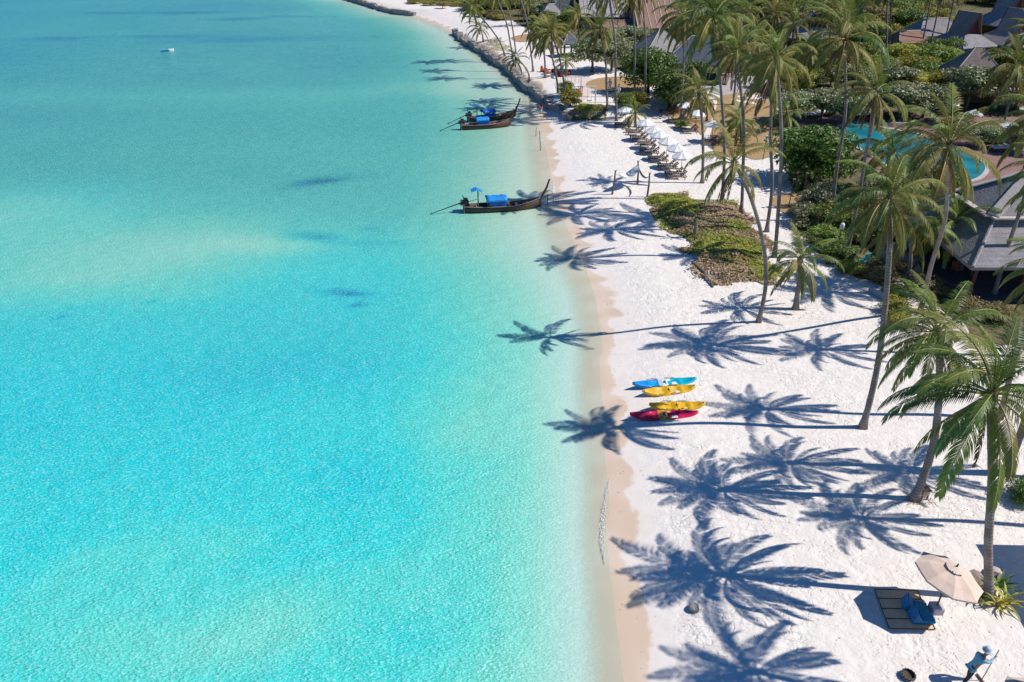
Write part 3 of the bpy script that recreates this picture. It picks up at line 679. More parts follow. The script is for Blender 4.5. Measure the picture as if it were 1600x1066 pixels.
KW = {'mid': 'green', 'yg': 'yellow-green', 'dense': 'dark green', 'olive': 'dull olive', 'frang': 'white-flowering', 'gold': 'golden'}
# planting masses that cannot be told apart singly
def scatter(poly, n, kinds, hr, wr, label, group, seed, cat='shrub', zz=0.6):
    rr = random.Random(seed); P = [Gz(a, b, zz).xy for a, b in poly]
    xs = [p.x for p in P]; ys = [p.y for p in P]; k = 0; tries = 0; pts = []
    while k < n and tries < 4000:
        tries += 1
        x = rr.uniform(min(xs), max(xs)); y = rr.uniform(min(ys), max(ys))
        if not inpoly(np.array([x]), np.array([y]), P)[0]: continue
        if any((x-a)**2+(y-b)**2 < (0.36*(wr[0]+wr[1])/2*1.3)**2 for a, b in pts): continue
        pts.append((x, y)); k += 1
        kd = rr.choice(kinds)
        tree(int(x*10), int(y*10), rr.uniform(*wr), rr.uniform(*hr), kd, KW[kd]+' '+label, cat, None, group, 0.2, Vector((x, y, hz(x, y)-0.05)))
scatter([(1190,60),(1360,90),(1425,60),(1430,34),(1530,16),(1620,12),(1620,6),(1160,8),(1170,24)], 46, ['mid', 'yg', 'dense', 'mid', 'olive'], (4.5, 7.5), (6.5, 10), 'tree massed on the slope behind the villas', 'trees massed behind the villas', 5, 'tree')
scatter([(1150,12),(1640,12),(1660,-12),(1120,-12)], 75, ['mid', 'yg', 'dense', 'olive'], (5.5, 9), (8, 12), 'tree along the top edge beyond the villas', 'trees along the top edge', 15, 'tree')
scatter([(640,8),(700,12),(760,28),(800,22),(850,18),(1180,-4),(1180,-14),(560,-14),(600,-8)], 60, ['mid', 'yg', 'frang', 'olive', 'dense'], (3, 7), (5, 9), 'tree massed behind the far beach at the top', 'trees massed behind the far beach', 6, 'tree')
scatter([(650,14),(720,20),(770,40),(800,40),(790,30),(700,8),(640,6)], 16, ['yg', 'olive', 'yg'], (1.0, 2.2), (3, 5.5), 'low shrub along the back of the far beach', 'low shrubs behind the far beach', 8)
scatter([(815,30),(850,50),(880,70),(900,52),(890,30),(850,20)], 12, ['frang', 'mid', 'dense', 'frang'], (3, 5), (4, 6.5), 'shrub round the far small roofs', 'shrubs round the far small roofs', 9)
scatter([(1385,95),(1480,128),(1490,96),(1580,110),(1600,86),(1600,66),(1420,56)], 26, ['mid', 'yg', 'mid', 'dense'], (3, 5), (4, 6.5), 'shrub filling the gaps between the villas', 'shrubs between the villas', 10)
scatter([(1250,320),(1330,350),(1400,360),(1480,400),(1490,330),(1400,300),(1340,300),(1300,310)], 22, ['mid', 'olive', 'dense', 'frang'], (1.6, 3.2), (2.4, 4), 'shrub under the palms between pool and sand', 'shrubs under the palms by the pool', 11)
scatter([(1240,150),(1340,140),(1460,150),(1600,150),(1600,120),(1400,118),(1230,118)], 24, ['mid', 'yg', 'dense', 'olive'], (2.5, 4.5), (4, 6), 'shrub in the belt behind the pool', 'shrubs behind the pool', 12)
scatter([(1096,86),(1180,110),(1245,84),(1250,14),(1100,14)], 22, ['mid', 'yg', 'dense', 'olive'], (4, 6.5), (5, 8), 'tree behind the grey paved court', 'trees behind the paved court', 16, 'tree')
scatter([(1330,70),(1400,56),(1470,40),(1480,16),(1340,16)], 14, ['mid', 'yg', 'olive'], (4, 6.5), (6, 9), 'tree left of the steep villa roof', 'trees left of the steep villa', 17, 'tree')
# things massed together are told apart by their place from left to right
ORD = ['leftmost', 'second from left', 'third from left', 'fourth from left', 'fifth from left', 'sixth from left', 'seventh from left', 'eighth from left', 'ninth from left', 'tenth from left', 'eleventh from left', 'twelfth from left']
ORD += [w+' from left' for w in ('13th', '14th', '15th', '16th', '17th', '18th', '19th', '20th', '21st', '22nd', '23rd', '24th', '25th', '26th', '27th', '28th', '29th', '30th')]
byl = {}
for o in list(COL.objects):
    if o.parent is None and 'group' in o.keys() and 'label' in o.keys(): byl.setdefault(o['label'], []).append(o)
for lb, os_ in byl.items():
    if 1 < len(os_) <= len(ORD):
        for w, o in zip(ORD, sorted(os_, key=lambda q: q.location.x/(q.location.y*CP+CAM_H*SP))): o['label'] = lb+', '+w

# ------------------------------------------------------------------ building materials
def mat_roof(name, c1, c2, courses=5.0, streak=None):
    m, n, l, p = newmat(name)
    co = n.new('ShaderNodeTexCoord').outputs['Object']
    sx = n.new('ShaderNodeSeparateXYZ'); l.new(co, sx.inputs[0])
    nz = noise(n, l, 1.2, 3, 0.6, co); fn = noise(n, l, 9.0, 2, 0.6, co)
    col = mixc(n, l, mrange(n, l, nz, 0.3, 0.7), c1, c2)
    col = mixc(n, l, mrange(n, l, fn, 0.35, 0.75, 0, 0.55), col, tuple(x*0.55 for x in c1))
    fr = math_(n, l, 'FRACT', math_(n, l, 'ADD', math_(n, l, 'MULTIPLY', sx.outputs[2], courses), math_(n, l, 'MULTIPLY', fn, 0.35)))
    col = mixc(n, l, mrange(n, l, fr, 0.0, 0.22, 0.45, 0.0), col, tuple(x*0.35 for x in c1))
    l.new(col, p.inputs['Base Color']); p.inputs['Roughness'].default_value = 0.9; p.inputs['Specular IOR Level'].default_value = 0.2
    b = n.new('ShaderNodeBump'); b.inputs['Strength'].default_value = 0.8; b.inputs['Distance'].default_value = 0.05
    l.new(math_(n, l, 'ADD', fr, fn), b.inputs['Height']); l.new(b.outputs[0], p.inputs['Normal']); return m
M_SHING = mat_roof('grey shingle', (0.34, 0.315, 0.32), (0.25, 0.23, 0.235))
M_SHINGP = mat_roof('pale shingle', (0.42, 0.39, 0.38), (0.32, 0.29, 0.29))
M_SHINGB = mat_roof('brown shingle', (0.31, 0.24, 0.215), (0.22, 0.165, 0.15))
M_SHINGBL = mat_roof('blue grey shingle', (0.15, 0.17, 0.21), (0.10, 0.115, 0.15))
M_TILE = mat_roof('terracotta tile', (0.36, 0.215, 0.155), (0.28, 0.165, 0.12), 3.0)
M_RUST = mat_roof('rusty sheet roof', (0.33, 0.19, 0.14), (0.26, 0.15, 0.12), 1.0)
M_SHEET = mat_roof('grey ribbed sheet', (0.40, 0.37, 0.39), (0.32, 0.295, 0.31), 1.0)
M_CAP = M('bleached thatch cap', (0.52, 0.47, 0.43), (0.40, 0.36, 0.33), 6, 0.95, 0.5)
M_REDW = M('dark red timber', (0.16, 0.05, 0.04), (0.11, 0.035, 0.03), 3, 0.7)
M_TEAK = M('brown timber', (0.16, 0.09, 0.055), (0.10, 0.06, 0.04), 4, 0.8, 0.2, stretch=(1, 6, 1))
M_GREYW = M('weathered timber', (0.20, 0.165, 0.145), (0.13, 0.105, 0.095), 5, 0.9, 0.3)
M_PLAST = M('cream plaster', (0.55, 0.48, 0.40), (0.46, 0.40, 0.33), 2, 0.9)
M_GLASSD = M('dark window glass', (0.02, 0.025, 0.03), (0.03, 0.035, 0.04), 2, 0.15, spec=0.6)
M_WHITE = M('white paint', (0.78, 0.77, 0.75), (0.70, 0.69, 0.67), 3, 0.7)
M_CLOTHW = M('white canvas', (0.80, 0.79, 0.77), (0.72, 0.71, 0.70), 2, 0.9)
M_STONE = M('wall stone', (0.36, 0.32, 0.29), (0.22, 0.195, 0.18), 1.2, 0.95, 0.7, bscale=6, bdist=0.06)
M_DECK = M('red brown deck', (0.27, 0.16, 0.135), (0.22, 0.125, 0.11), 1.2, 0.85, 0.2)
M_COPE = M('pool coping stone', (0.50, 0.44, 0.40), (0.42, 0.36, 0.33), 2, 0.85)
M_LAWN = M('dry lawn', (0.40, 0.25, 0.13), (0.33, 0.225, 0.105), 0.9, 0.98, 0.5, bscale=14)
M_PAVE = M('pale paving', (0.44, 0.40, 0.39), (0.36, 0.33, 0.33), 1.2, 0.9, 0.2)
def mat_pool():
    m, n, l, p = newmat('pool water'); co = n.new('ShaderNodeTexCoord').outputs['Object']
    f = noise(n, l, 0.35, 2, 0.5, co)
    l.new(mixc(n, l, mrange(n, l, f, 0.35, 0.65), (0.010, 0.15, 0.19), (0.018, 0.25, 0.32)), p.inputs['Base Color'])
    p.inputs['Roughness'].default_value = 0.06; p.inputs['IOR'].default_value = 1.33
    b = n.new('ShaderNodeBump'); b.inputs['Strength'].default_value = 0.25; b.inputs['Distance'].default_value = 0.05
    l.new(noise(n, l, 3.0, 2, 0.5, co), b.inputs['Height']); l.new(b.outputs[0], p.inputs['Normal']); return m
M_POOL = mat_pool()

# ------------------------------------------------------------------ lawns, court, paths, pool
def sheet(name, poly_px, mat, dz=0.03, zz=0.1, smooth_n=6, jit=0.0, flat=None):
    P = [Gz(a, b, zz).xy for a, b in poly_px]; Q = []
    n_ = len(P)
    for i in range(n_):      # rounded outline
        p0, p1, p2, p3 = P[i-1], P[i], P[(i+1) % n_], P[(i+2) % n_]
        for k in range(smooth_n):
            t = k/smooth_n
            Q.append(0.5*((2*p1)+(p2-p0)*t+(2*p0-5*p1+4*p2-p3)*t*t+(3*p1-p0-3*p2+p3)*t*t*t))
    if jit:
        Q = [q+Vector((rnd.uniform(-jit, jit), rnd.uniform(-jit, jit))) for q in Q]
    bm = bmesh.new(); vs_ = [bm.verts.new((q.x, q.y, (flat if flat is not None else hz(q.x, q.y))+dz)) for q in Q]
    f = bm.faces.new(vs_)
    if f.calc_area() > 0 and f.normal.z < 0: f.normal_flip()
    bmesh.ops.triangulate(bm, faces=bm.faces[:])
    me = bpy.data.meshes.new(name); bm.to_mesh(me); bm.free(); me.materials.append(mat)
    return struct(link(name, me)), Q
ell = lambda cx, cy, rx, ry, n_=14: [(cx+rx*math.cos(i*6.2832/n_), cy+ry*math.sin(i*6.2832/n_)) for i in range(n_)]
sheet('lawn_oval', ell(968, 132, 52, 12), M_LAWN, 0.05, 1.1, jit=0.06)
sheet('lawn_tan', [(1122,236),(1112,205),(1118,170),(1128,152),(1172,147),(1204,150),(1216,185),(1222,222),(1190,238),(1150,232)], M_LAWN, 0.04, 0.9, jit=0.08)
sheet('lawn_strip', [(1040,168),(1070,158),(1110,156),(1116,170),(1100,200),(1085,190)], M_LAWN, 0.045, 0.9, jit=0.08)
sheet('lawn_small', [(1206,318),(1216,304),(1250,302),(1292,290),(1312,300),(1275,335),(1246,344),(1226,334)], M_LAWN, 0.05, 0.1, jit=0.06)
sheet('lawn_far', [(800,58),(838,52),(846,60),(812,66)], M_LAWN, 0.05, 1.1)
sheet('paved_court', [(1100,136),(1130,124),(1190,120),(1236,128),(1226,146),(1170,144),(1126,150)], M_PAVE, 0.05, 1.0)
M_PATH = M('sandy path', (0.66, 0.57, 0.51), (0.58, 0.50, 0.44), 1.5, 0.95, 0.4, bscale=8)
sheet('sandy_path', [(1368,392),(1396,384),(1430,404),(1446,436),(1462,470),(1440,480),(1412,462),(1396,440),(1378,416)], M_PATH, 0.03, 0.1)
sheet('sandy_clearing', [(1400,478),(1440,470),(1500,500),(1510,530),(1440,530),(1410,510)], M_PATH, 0.034, 0.1)
sheet('terrace_paving', [(868,128),(900,118),(930,126),(925,145),(905,160),(880,150)], M_PATH, 0.045, 1.1)
deck, _ = sheet('pool_deck', [(1240,190),(1265,172),(1330,166),(1420,172),(1520,180),(1640,196),(1660,280),(1560,292),(1480,296),(1400,284),(1330,250),(1290,215)], M_DECK, 0.06, 0.1, flat=0.1)
pool_px = [(1306,206),(1318,196),(1345,192),(1378,200),(1410,206),(1440,212),(1480,228),(1520,244),(1542,262),(1530,280),(1496,286),(1450,280),(1408,272),(1372,252),(1340,232)]
pool_o, PQ = sheet('pool_water', pool_px, M_POOL, 0.09, 0.1, flat=0.1)
cb = MB()
for i in range(len(PQ)):
    a = PQ[i]; b = PQ[(i+1) % len(PQ)]
    if (a-b).length > 0.02: cb.beam((a.x, a.y, 0.17), (b.x, b.y, 0.17), 0.45, 0.14)
struct(cb.build('pool_coping', M_COPE))
up_o, UQ = sheet('upper_pool_water', [(1368,190),(1375,183),(1405,182),(1424,190),(1420,197),(1380,198)], M('dark pool water', (0.01, 0.07, 0.08), (0.015, 0.10, 0.10), 1, 0.05), 0.55, 0.1, flat=0.1)
cb = MB()
for i in range(len(UQ)):
    a = UQ[i]; b = UQ[(i+1) % len(UQ)]
    if (a-b).length > 0.02: cb.beam((a.x, a.y, 0.37), (b.x, b.y, 0.37), 0.35, 0.56)
struct(cb.build('upper_pool_wall', M_COPE))

# ------------------------------------------------------------------ buildings
def frustum(mb, w0, d0, z0, w1, d1, z1, th=0.16, c=(0, 0)):
    def ring(w, d, z): return [(c[0]-w/2, c[1]-d/2, z), (c[0]+w/2, c[1]-d/2, z), (c[0]+w/2, c[1]+d/2, z), (c[0]-w/2, c[1]+d/2, z)]
    v = ring(w0, d0, z0)+ring(max(w1, 0.02), max(d1, 0.02), z1)+ring(w0, d0, z0-th)+ring(max(w1-0.4, 0.01), max(d1-0.4, 0.01), z1-th*1.5)
    fs = []
    for k in range(4):
        k2 = (k+1) % 4
        fs += [(k, k2, 4+k2, 4+k), (8+k2, 8+k, 12+k, 12+k2), (k2, k, 8+k, 8+k2)]
    fs += [(4, 5, 6, 7), (15, 14, 13, 12)]
    return mb.add(v, fs)
def caps(t, w0, d0, z0, w1, d1, z1, mat, r=0.09):
    for sx in (-1, 1):
        for sy in (-1, 1):
            b = MB(); b.tube([(sx*w0/2, sy*d0/2, z0+0.03), (sx*w1/2, sy*d1/2, z1+0.03)], r, 5); b.build('hip_cap', mat, t)
def gable(t, w, d, z0, z1, roofmat, gmat, over=0.3):
    """steep roof with ridge along local y, panels each their own part"""
    for s in (-1, 1):
        b = MB(); n_ = Vector((s*(z1-z0), 0, w/2)).normalized()*0.12
        q = [Vector((s*w/2, -d/2-over, z0)), Vector((s*w/2, d/2+over, z0)), Vector((s*0.01, d/2+over+0.5, z1)), Vector((s*0.01, -d/2-over-0.5, z1))]
        v = q+[x+n_ for x in q]
        b.add(v, [(0, 1, 2, 3), (7, 6, 5, 4), (0, 4, 5, 1), (1, 5, 6, 2), (2, 6, 7, 3), (3, 7, 4, 0)]); b.build('roof_slope', roofmat, t)
        g = MB(); y = s*d/2
        g.add([(-w/2+0.1, y, z0), (w/2-0.1, y, z0), (0, y, z1-0.15), (-w/2+0.1, y+0.08, z0), (w/2-0.1, y+0.08, z0), (0, y+0.08, z1-0.15)], [(0, 1, 2), (5, 4, 3), (0, 3, 4, 1), (1, 4, 5, 2), (2, 5, 3, 0)])
        gp = g.build('gable_panel', gmat, t)
        bb = MB(); y2 = s*(d/2+over+0.25)
        for s2 in (-1, 1): bb.beam((s2*w/2, y2-s*0.25, z0+0.05), (s2*0.02, y2+s*0.25, z1+0.14), 0.10, 0.24)
        bb.build('barge_board', gmat, gp)
    b = MB(); b.tube([(0, -d/2-over-0.5, z1+0.1), (0, d/2+over+0.5, z1+0.1)], 0.1, 5); b.build('ridge_cap', M_CAP if roofmat is M_SHINGP else roofmat, t)
def walls(t, w, d, h, mat, win=2, door=True):
    b = MB(); b.box((0, 0, h/2-0.1), (w, d, h+0.2)); b.build('wall', mat, t)
    for s in (-1, 1):
        for k in range(win):
            x = (k-(win-1)/2)*w/(win+0.3)
            if door and s == -1 and k == win//2: continue
            b = MB(); b.box((x, s*(d/2+0.02), h*0.55), (1.2, 0.06, 1.3)); o = b.build('window', M_TEAK, t)
            b = MB(); b.box((x, s*(d/2+0.06), h*0.55), (0.98, 0.03, 1.08)); b.build('pane', M_GLASSD, o)
        b = MB(); b.box((s*(w/2+0.02), 0, h*0.55), (0.06, 1.3, 1.3)); o = b.build('window', M_TEAK, t)
        b = MB(); b.box((s*(w/2+0.06), 0, h*0.55), (0.03, 1.06, 1.06)); b.build('pane', M_GLASSD, o)
    if door:
        b = MB(); b.box((0, -d/2-0.04, 1.05), (1.1, 0.08, 2.1)); o = b.build('door', M_TEAK, t)
        b = MB(); b.box((0.4, -d/2-0.1, 1.0), (0.05, 0.06, 0.2)); b.build('handle', M_GREYW, o)
def posts(t, w, d, h, mat, nx=2, ny=2, r=0.1):
    for i in range(nx):
        for j in range(ny):
            if 0 < i < nx-1 and 0 < j < ny-1: continue
            x = (i/(nx-1)-0.5)*w; y = (j/(ny-1)-0.5)*d
            b = MB(); b.tube([(x, y, -0.2), (x, y, h)], r, 6); b.build('post', mat, t)
def villa(px, py, rz, w, d, ez, sz, gz_, label, roof=None, gw=0.40, wallmat=None, P=None):
    roof = roof or M_SHING
    t = empty('steep_roofed_villa', P if P is not None else G(px, py), rz); tag(t, label, 'villa')
    walls(t, w*0.8, d*0.8, ez+0.1, wallmat or M_TEAK)
    b = MB(); frustum(b, w, d, ez, w*gw, d*gw, sz, 0.18); b.build('skirt_roof', roof, t)
    caps(t, w, d, ez, w*gw, d*gw, sz, M_SHINGP if roof is not M_SHINGP else M_CAP, 0.07)
    gable(t, w*gw+0.15, d*gw*0.92, sz-0.15, gz_, roof, M_REDW)
    return t
def hut(px, py, rz, w, d, ez, az, label, roof, ridge=0.3, name='hip_roofed_hut', openn=False, wallmat=None, cat='hut', P=None):
    t = empty(name, P if P is not None else G(px, py), rz); tag(t, label, cat)
    if openn: posts(t, w*0.8, d*0.8, ez+0.15, M_TEAK, 3, 2); bb = MB(); bb.box((0, 0, 0.15), (w*0.85, d*0.85, 0.3)); bb.build('floor_slab', M_GREYW, t)
    else: walls(t, w*0.8, d*0.8, ez+0.1, wallmat or M_PLAST)
    b = MB(); frustum(b, w, d, ez, w*ridge, 0.25, az, 0.18); b.build('roof', roof, t)
    caps(t, w, d, ez, w*ridge, 0.2, az, M_CAP, 0.07)
    b = MB(); b.tube([(-w*ridge/2-0.1, 0, az+0.06), (w*ridge/2+0.1, 0, az+0.06)], 0.11, 6); b.build('ridge_cap', M_CAP, t)
    return t
villa(1496, 93, R(20), 8.2, 8.2, 2.6, 4.4, 7.6, 'villa with steep grey roof and dark red gable, its left slope in shade')
hut(1450, 78, R(8), 9.5, 6.5, 2.9, 5.4, 'low grey hip roof joined to the left of the steep red-gabled villa', M_SHING, 0.5, wallmat=M_TEAK)
hut(1508, 152, R(-12), 6.8, 6.8, 3.4, 6.6, 'brown shingled hut with pointed hip roof crossed by palm shadow', M_SHINGB, 0.14, wallmat=M_TEAK)
villa(1573, 92, R(24), 10.0, 9.0, 2.8, 4.8, 8.0, 'grey-roofed villa at the upper right edge with a red gable')
villa(1562, 60, R(24), 9.5, 9.0, 2.8, 5.0, 8.8, 'farthest steep-roofed villa at the upper right corner')
villa(1262, 82, R(-14), 9.0, 8.0, 2.9, 4.6, 6.6, 'pale roofed villa half hidden by palms near the top', M_SHINGP, 0.5)
hut(1412, 88, R(10), 6.5, 5.0, 2.6, 4.2, 'small low house with a dull red roof and green fascia', M_RUST, 0.6, wallmat=M('green wall', (0.20, 0.34, 0.28), (0.16, 0.28, 0.23), 2))
hut(1028, 110, R(12), 7.0, 6.5, 3.3, 6.2, 'grey thatched hut with a peaked roof behind the round tree', M_SHINGP, 0.10, wallmat=M_PLAST)
hut(1092, 124, R(-18), 10.5, 8.5, 2.9, 6.2, 'open pavilion with a blue-grey shaded roof right of the grey thatched hut', M_SHINGBL, 0.35, 'open_pavilion', True, cat='pavilion')
hut(887, 88, R(20), 3.4, 3.4, 2.3, 4.0, 'small dark pavilion with a pointed blue-grey roof on the white terrace', M_SHINGBL, 0.05, 'small_pavilion', True, cat='pavilion')
hut(860, 42, R(15), 5.0, 4.0, 2.6, 4.6, 'small far hut with a pale bluish roof above the clustered palms', M_SHINGP, 0.3, wallmat=M_PLAST)
hut(882, 34, R(-10), 6.0, 5.0, 2.8, 5.4, 'far hut with a dark blue shaded roof left of the long grey roof', M_SHINGBL, 0.4, wallmat=M_PLAST)
# long ribbed hall, brown tiled hall, lean-to
def slope_hall(P, w, d, ez, rzh, roofmat, label, nb_, capm, wallmat, rz=0.0):
    t = empty('long_roofed_hall', P, rz); tag(t, label, 'hall')
    walls(t, w*0.9, d*0.85, ez+0.25, wallmat, 3, True)
    for s in (-1, 1):
        b = MB(); q = [Vector((-w/2, s*d/2, ez)), Vector((w/2, s*d/2, ez)), Vector((w/2, 0, rzh)), Vector((-w/2, 0, rzh))]
        n_ = Vector((0, s*(rzh-ez), d/2)).normalized()*0.14
        b.add([x for x in q]+[x+n_ for x in q], [(0, 1, 2, 3), (7, 6, 5, 4), (0, 4, 5, 1), (1, 5, 6, 2), (2, 6, 7, 3), (3, 7, 4, 0)]); ro = b.build('roof_slope', roofmat, t)
        for k in range(nb_):
            x = -w/2+0.15+(w-0.3)*k/(nb_-1)
            c = MB(); c.beam(Vector((x, s*d/2, ez))+n_*1.3, Vector((x, 0.0, rzh))+n_*1.3, 0.12, 0.09); c.build('batten', capm, ro)
    for s in (-1, 1):
        g = MB(); x = s*(w*0.45)
        g.add([(x, -d*0.42, ez), (x, d*0.42, ez), (x, 0, rzh-0.3), (x-s*0.1, -d*0.42, ez), (x-s*0.1, d*0.42, ez), (x-s*0.1, 0, rzh-0.3)], [(0, 1, 2), (5, 4, 3), (0, 3, 4, 1), (1, 4, 5, 2), (2, 5, 3, 0)]); g.build('gable_panel', M_TEAK, t)
    b = MB(); b.tube([(-w/2-0.1, 0, rzh+0.14), (w/2+0.1, 0, rzh+0.14)], 0.16, 6); b.build('ridge_cap', capm, t)
def at_(px, Y, dz=0): # foot on the ground in picture column px at distance Y
    z = 1.0; dx = (px-800)/FPX; X = dx*(Y*CP+(CAM_H-z)*SP); return Vector((X, Y, hz(X, Y)))
slope_hall(at_(940, 190), 11.5, 22, 2.3, 6.2, M_SHEET, 'long hall with a grey ribbed roof at the top', 13, M_CAP, M_PLAST)
slope_hall(at_(1022, 172), 10.5, 22, 2.4, 6.6, M_TILE, 'hall with a big brown tiled roof and pale battens', 9, M_CAP, M_TEAK)
slope_hall(at_(963, 168), 6.5, 9, 1.6, 3.0, M_RUST, 'low shed with a rusty red roof between the two long halls', 5, M_SHINGB, M_TEAK)
slope_hall(at_(1218, 230), 12, 9, 3.0, 6.0, M_TILE, 'far building with a pinkish roof behind the crowns', 9, M_CAP, M_PLAST)
slope_hall(at_(945, 222), 26, 12, 3.2, 6.4, M_SHINGBL, 'far dark roofed building behind the long grey hall', 9, M_SHINGBL, M_PLAST)
# beach restaurant at the right: two-tier shingle roof with pale caps, dark open front
t = empty('beach_restaurant', (41.5, 54.8, 0.1)); tag(t, 'big open restaurant with a grey two-tier shingle roof at the right edge', 'restaurant')
b = MB(); frustum(b, 19.5, 12.5, 2.9, 13.4, 4.6, 5.15, 0.22); b.build('lower_roof', M_SHING, t)
b = MB(); frustum(b, 14.4, 5.6, 5.3, 7.0, 0.3, 7.8, 0.2); b.build('upper_roof', M_SHING, t)
for sx in (-1, 1):
    for sy in (-1, 1):
        b = MB(); b.beam((sx*7.15, sy*2.75, 5.36), (sx*3.5, sy*0.1, 7.86), 0.85, 0.1); b.build('hip_cap', M_CAP, t)
        b = MB(); b.tube([(sx*9.7, sy*6.2, 2.95), (sx*6.75, sy*2.4, 5.2)], 0.12, 6); b.build('hip_cap', M_SHINGP, t)
for sy in (-1, 1):
    b = MB(); b.beam((-7.3, sy*2.95, 5.27), (7.3, sy*2.95, 5.27), 0.55, 0.12); b.build('step_cap', M_CAP, t)
for sx in (-1, 1):
    b = MB(); b.beam((sx*7.35, -2.6, 5.27), (sx*7.35, 2.6, 5.27), 0.55, 0.12); b.build('step_cap', M_CAP, t)
posts(t, 17.6, 10.8, 3.0, M_REDW, 6, 3, 0.13)
b = MB(); b.box((0, 0, 0.0), (18.4, 11.6, 0.3)); b.build('floor_slab', M('dark tile floor', (0.10, 0.11, 0.13), (0.07, 0.075, 0.09), 2, 0.4), t)
b = MB(); b.box((0, 3.2, 1.5), (17, 0.2, 2.8)); b.build('back_wall', M_TEAK, t)

# ------------------------------------------------------------------ sea walls
def stone_mesh(rs, w, d, h):
    rr = random.Random(rs); b = MB(); b.box((0, 0, h/2), (w, d, h)); me = b.mesh('stone', M_STONE)
    bm = bmesh.new(); bm.from_mesh(me); bmesh.ops.subdivide_edges(bm, edges=bm.edges[:], cuts=1, use_grid_fill=True)
    for v in bm.verts: v.co += Vector((rr.uniform(-.1, .1), rr.uniform(-.1, .1), rr.uniform(-.12, .12)))
    bm.to_mesh(me); bm.free(); return me
STN = [stone_mesh(i, 1.15, 0.9, 1.9) for i in range(6)]
def sea_wall(pts, label, step):
    t = empty('sea_wall', (pts[0].x, pts[0].y, WL-0.6)); tag(t, label, 'sea wall'); o0 = pts[0]; rr = random.Random(len(pts)); acc = 0
    for a, b in zip(pts[:-1], pts[1:]):
        L_ = (b-a).length; ang = math.atan2(b.y-a.y, b.x-a.x); s_ = acc
        while s_ < L_:
            p = a+(b-a)*(s_/L_)-o0
            link('stone', rr.choice(STN), t, (p.x+rr.uniform(-.12, .12), p.y+rr.uniform(-.12, .12), rr.uniform(-0.1, 0.15)), (0, rr.uniform(-.05, .05), ang+rr.uniform(-.12, .12)), (step/1.0*rr.uniform(0.85, 1.05), rr.uniform(0.8, 1.15), rr.uniform(0.74, 0.98)))
            s_ += step
        acc = s_-L_
w1 = [Gz(a, b, 0.0).xy for a, b in [(900,184),(882,188),(868,176),(852,161),(834,147),(812,133),(800,119),(782,104),(768,96),(750,82),(730,71),(716,58),(708,50)]]
off = []
for i, p in enumerate(w1): off.append(p+Vector((0.45, -0.1)))
off2 = []
for a, b in zip(off[:-1], off[1:]):     # the wall steps in and out
    k_ = max(1, int((b-a).length/2.6)); nn = Vector((-(b-a).y, (b-a).x)).normalized()
    for j in range(k_): off2.append(a.lerp(b, j/k_)+nn*(0.45 if (j % 2) else -0.15)*rnd.uniform(0.4, 1.2))
off = off2+[off[-1]]
sea_wall(off, 'rough stone sea wall stepping along the terrace behind the longtail boats', 1.0)
w2 = [p+Vector((0.5, 0.3)) for p in shore[31:38]]
w2 = [Gz(a, b, 0.0).xy+Vector((0.5, 0.2)) for a, b in [(640,23),(617,21),(595,16),(570,8),(540,-1),(512,-11)]]
sea_wall(w2, 'low dark sea wall along the farthest stretch of beach', 1.6)
# stakes holding the planted terrace front
t = empty('stake_fence', G(912, 187)); tag(t, 'row of short timber stakes holding up the green terrace front', 'fence')
o0 = t.location; A = Gz(886, 188, 0.1); B = Gz(952, 176, 0.1)
for i in range(34):
    p = A.lerp(B, i/33)-o0; b = MB(); h_ = 0.9+0.25*rnd.random()
    b.tube([(0, 0, -0.4), (rnd.uniform(-.04, .04), rnd.uniform(-.04, .04), h_)], [0.1, 0.085], 6); b.build('stake', M_GREYW, t, False, 0, (p.x, p.y-0.15, 0))

# ------------------------------------------------------------------ longtail boats
M_HULLD = M('dark tarred hull', (0.075, 0.05, 0.04), (0.12, 0.075, 0.055), 3, 0.6, 0.25, stretch=(0.4, 3, 3))
M_HULLR = M('red brown hull', (0.14, 0.065, 0.045), (0.10, 0.05, 0.04), 3, 0.6, 0.25, stretch=(0.4, 3, 3))
M_GUN = M('weathered gunwale', (0.30, 0.24, 0.20), (0.22, 0.17, 0.14), 4, 0.8)
M_TARP = M('blue tarpaulin', (0.012, 0.19, 0.55), (0.02, 0.27, 0.66), 1.6, 0.5, 0.4, bscale=3)
M_TARPD = M('dark blue tarpaulin', (0.01, 0.10, 0.42), (0.015, 0.15, 0.50), 1.6, 0.5, 0.4, bscale=3)
M_ENG = M('engine steel', (0.035, 0.037, 0.04), (0.07, 0.065, 0.06), 8, 0.5, metal=0.6)
M_RED = M('red cloth', (0.50, 0.03, 0.03), (0.60, 0.06, 0.05), 4, 0.8)
M_ROPE = M('rope', (0.35, 0.30, 0.24), (0.28, 0.23, 0.18), 10, 0.9)
